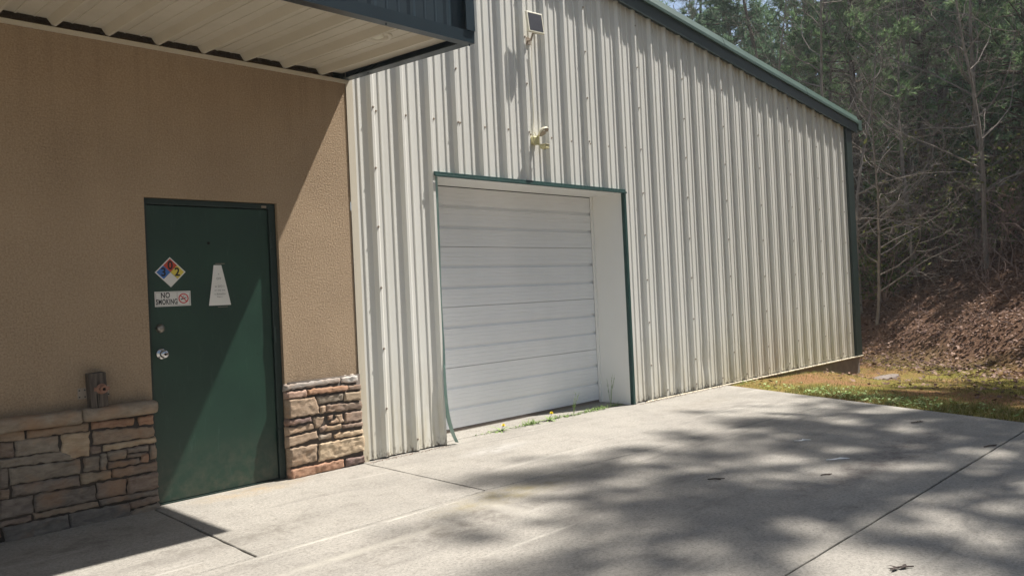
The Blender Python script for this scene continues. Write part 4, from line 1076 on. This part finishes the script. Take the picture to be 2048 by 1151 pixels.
# far wood closing the view, one mass
mb = MB(); tk = MB(); rnd = random.Random(8)
for k in range(420):
    a = math.radians(rnd.uniform(38, 92)); d = rnd.uniform(42, 75); x, y = d*math.sin(a), -5.6+d*math.cos(a)
    if x < 20 and y < 20: continue
    z = terr(x, y); h = rnd.uniform(8, 15); tk.tube([(x, y, z-.3), (x+rnd.uniform(-.4, .4), y, z+h)], [.16, .05], 4, cap=False)
    for j in range(150):
        u = rnd.uniform(.1, 1); p = Vector((x, y, z+h*u)) + rvec(rnd)*Vector((1, 1, .6)).length*.8*(1.15-u)
        tuft_n(mb, p, rvec(rnd).normalized(), rnd, .55, 3, .10)
k0 = len(mb.v); mb.v += tk.v; mb.f += [tuple(k0+i for i in f) for f in tk.f]; mb.m += [1]*len(tk.f)
tag(mb.build('far_wood', [M_needle2, M_barkd]), 'distant wood closing the view above the bank', 'wood', kind='stuff')
# tall trees round the pad, right of and behind the camera, whose shade falls across the concrete
ring = [(24.3, -3.0, 1.2, 1.1, 0, 'green pine just out of the picture at the right of the bank'), (21.2, -2.9, 4.2, 1.0, 1, 'bluish pine at the right foot of the bank'), (27.0, -3.2, 2.7, 1.2, 2, 'tall pine high at the right of the bank'), (13.6, -6.4, 0, 1.35, 2, 'tall pine right of the pad whose shade reaches the concrete'), (9.6, -8.9, 2, 1.35, 2, 'tall pine close to the right edge of the pad behind the camera'), (18.5, -6.6, 4, 1.3, 2, 'tall pine beyond the grass, farthest right of the pad'),
 (7.0, -12.5, 1, 1.4, 0, 'tall green pine behind the pad, second from its right corner'), (2.0, -13.5, 3, 1.4, 2, 'tall pine straight behind the camera'), (-3.5, -12.8, 5, 1.4, 1, 'tall bluish pine behind the camera to the left'),
 (-9, -12, .5, 1.4, 2, 'tall pine at the far left of the row behind the pad'), (13, -13, 2.5, 1.4, 1, 'tall bluish pine in the second row behind the pad corner'), (-12.5, -6, 3.5, 1.4, 0, 'tall green pine left of the pad')]
for x, y, rz, sc, v, lab in ring:
    put('pine_tree', mk_pine(11+v, dens=1.0, **PV[v]), x, y, rz, sc, lab, 'pine tree', 'tall pines round the concrete pad', PR, ('p', v), z=-.2)
for x, y, rz, sc, v, lab in ((17.0, -8.5, 1, 1.8, 1, 'tall bare tree at the right beside the grass'), (12.5, -7.8, 3.0, 1.6, 0, 'tall bare tree behind the camera to the right'), (9.4, -6.7, 1.2, 1.5, 2, 'leaning bare tree at the pad edge behind the camera')):
    put('bare_tree', mk_bare(31+v, **BV[v]), x, y, rz, sc, lab, 'bare tree', 'bare trees shading the concrete pad', PR, ('b', v), z=-.2)

put('pine_tree', mk_pine(14, dens=.6, **PV[3]), 11.6, -6.2, .4, 1.0, 'slender pine with a bare lower trunk at the right pad edge behind the camera', 'pine tree', 'tall pines round the concrete pad', PR, ('p', 3), z=-.2)
put('pine_tree', mk_pine(14, dens=.6, **PV[3]), 15.2, -5.3, 2.6, 1.05, 'slender pine with a bare lower trunk, beside the grass at the right', 'pine tree', 'tall pines round the concrete pad', PR, ('p', 3), z=-.2)

# ---------------------------------------------------------------- thin veil of air in the wood
mb = MB(); mb.box(-420, 520, -420, 520, -3, 42)
hm = bpy.data.materials.new('haze_air'); hm.use_nodes = True; t = hm.node_tree
t.nodes.remove(t.nodes['Principled BSDF']); pv = t.nodes.new('ShaderNodeVolumePrincipled')
pv.inputs['Color'].default_value = (.85, .90, .92, 1); pv.inputs['Density'].default_value = .0013; pv.inputs['Anisotropy'].default_value = .2
L(t, pv.outputs[0], t.nodes['Material Output'].inputs['Volume'])
tag(mb.build('haze', hm), kind='stuff')
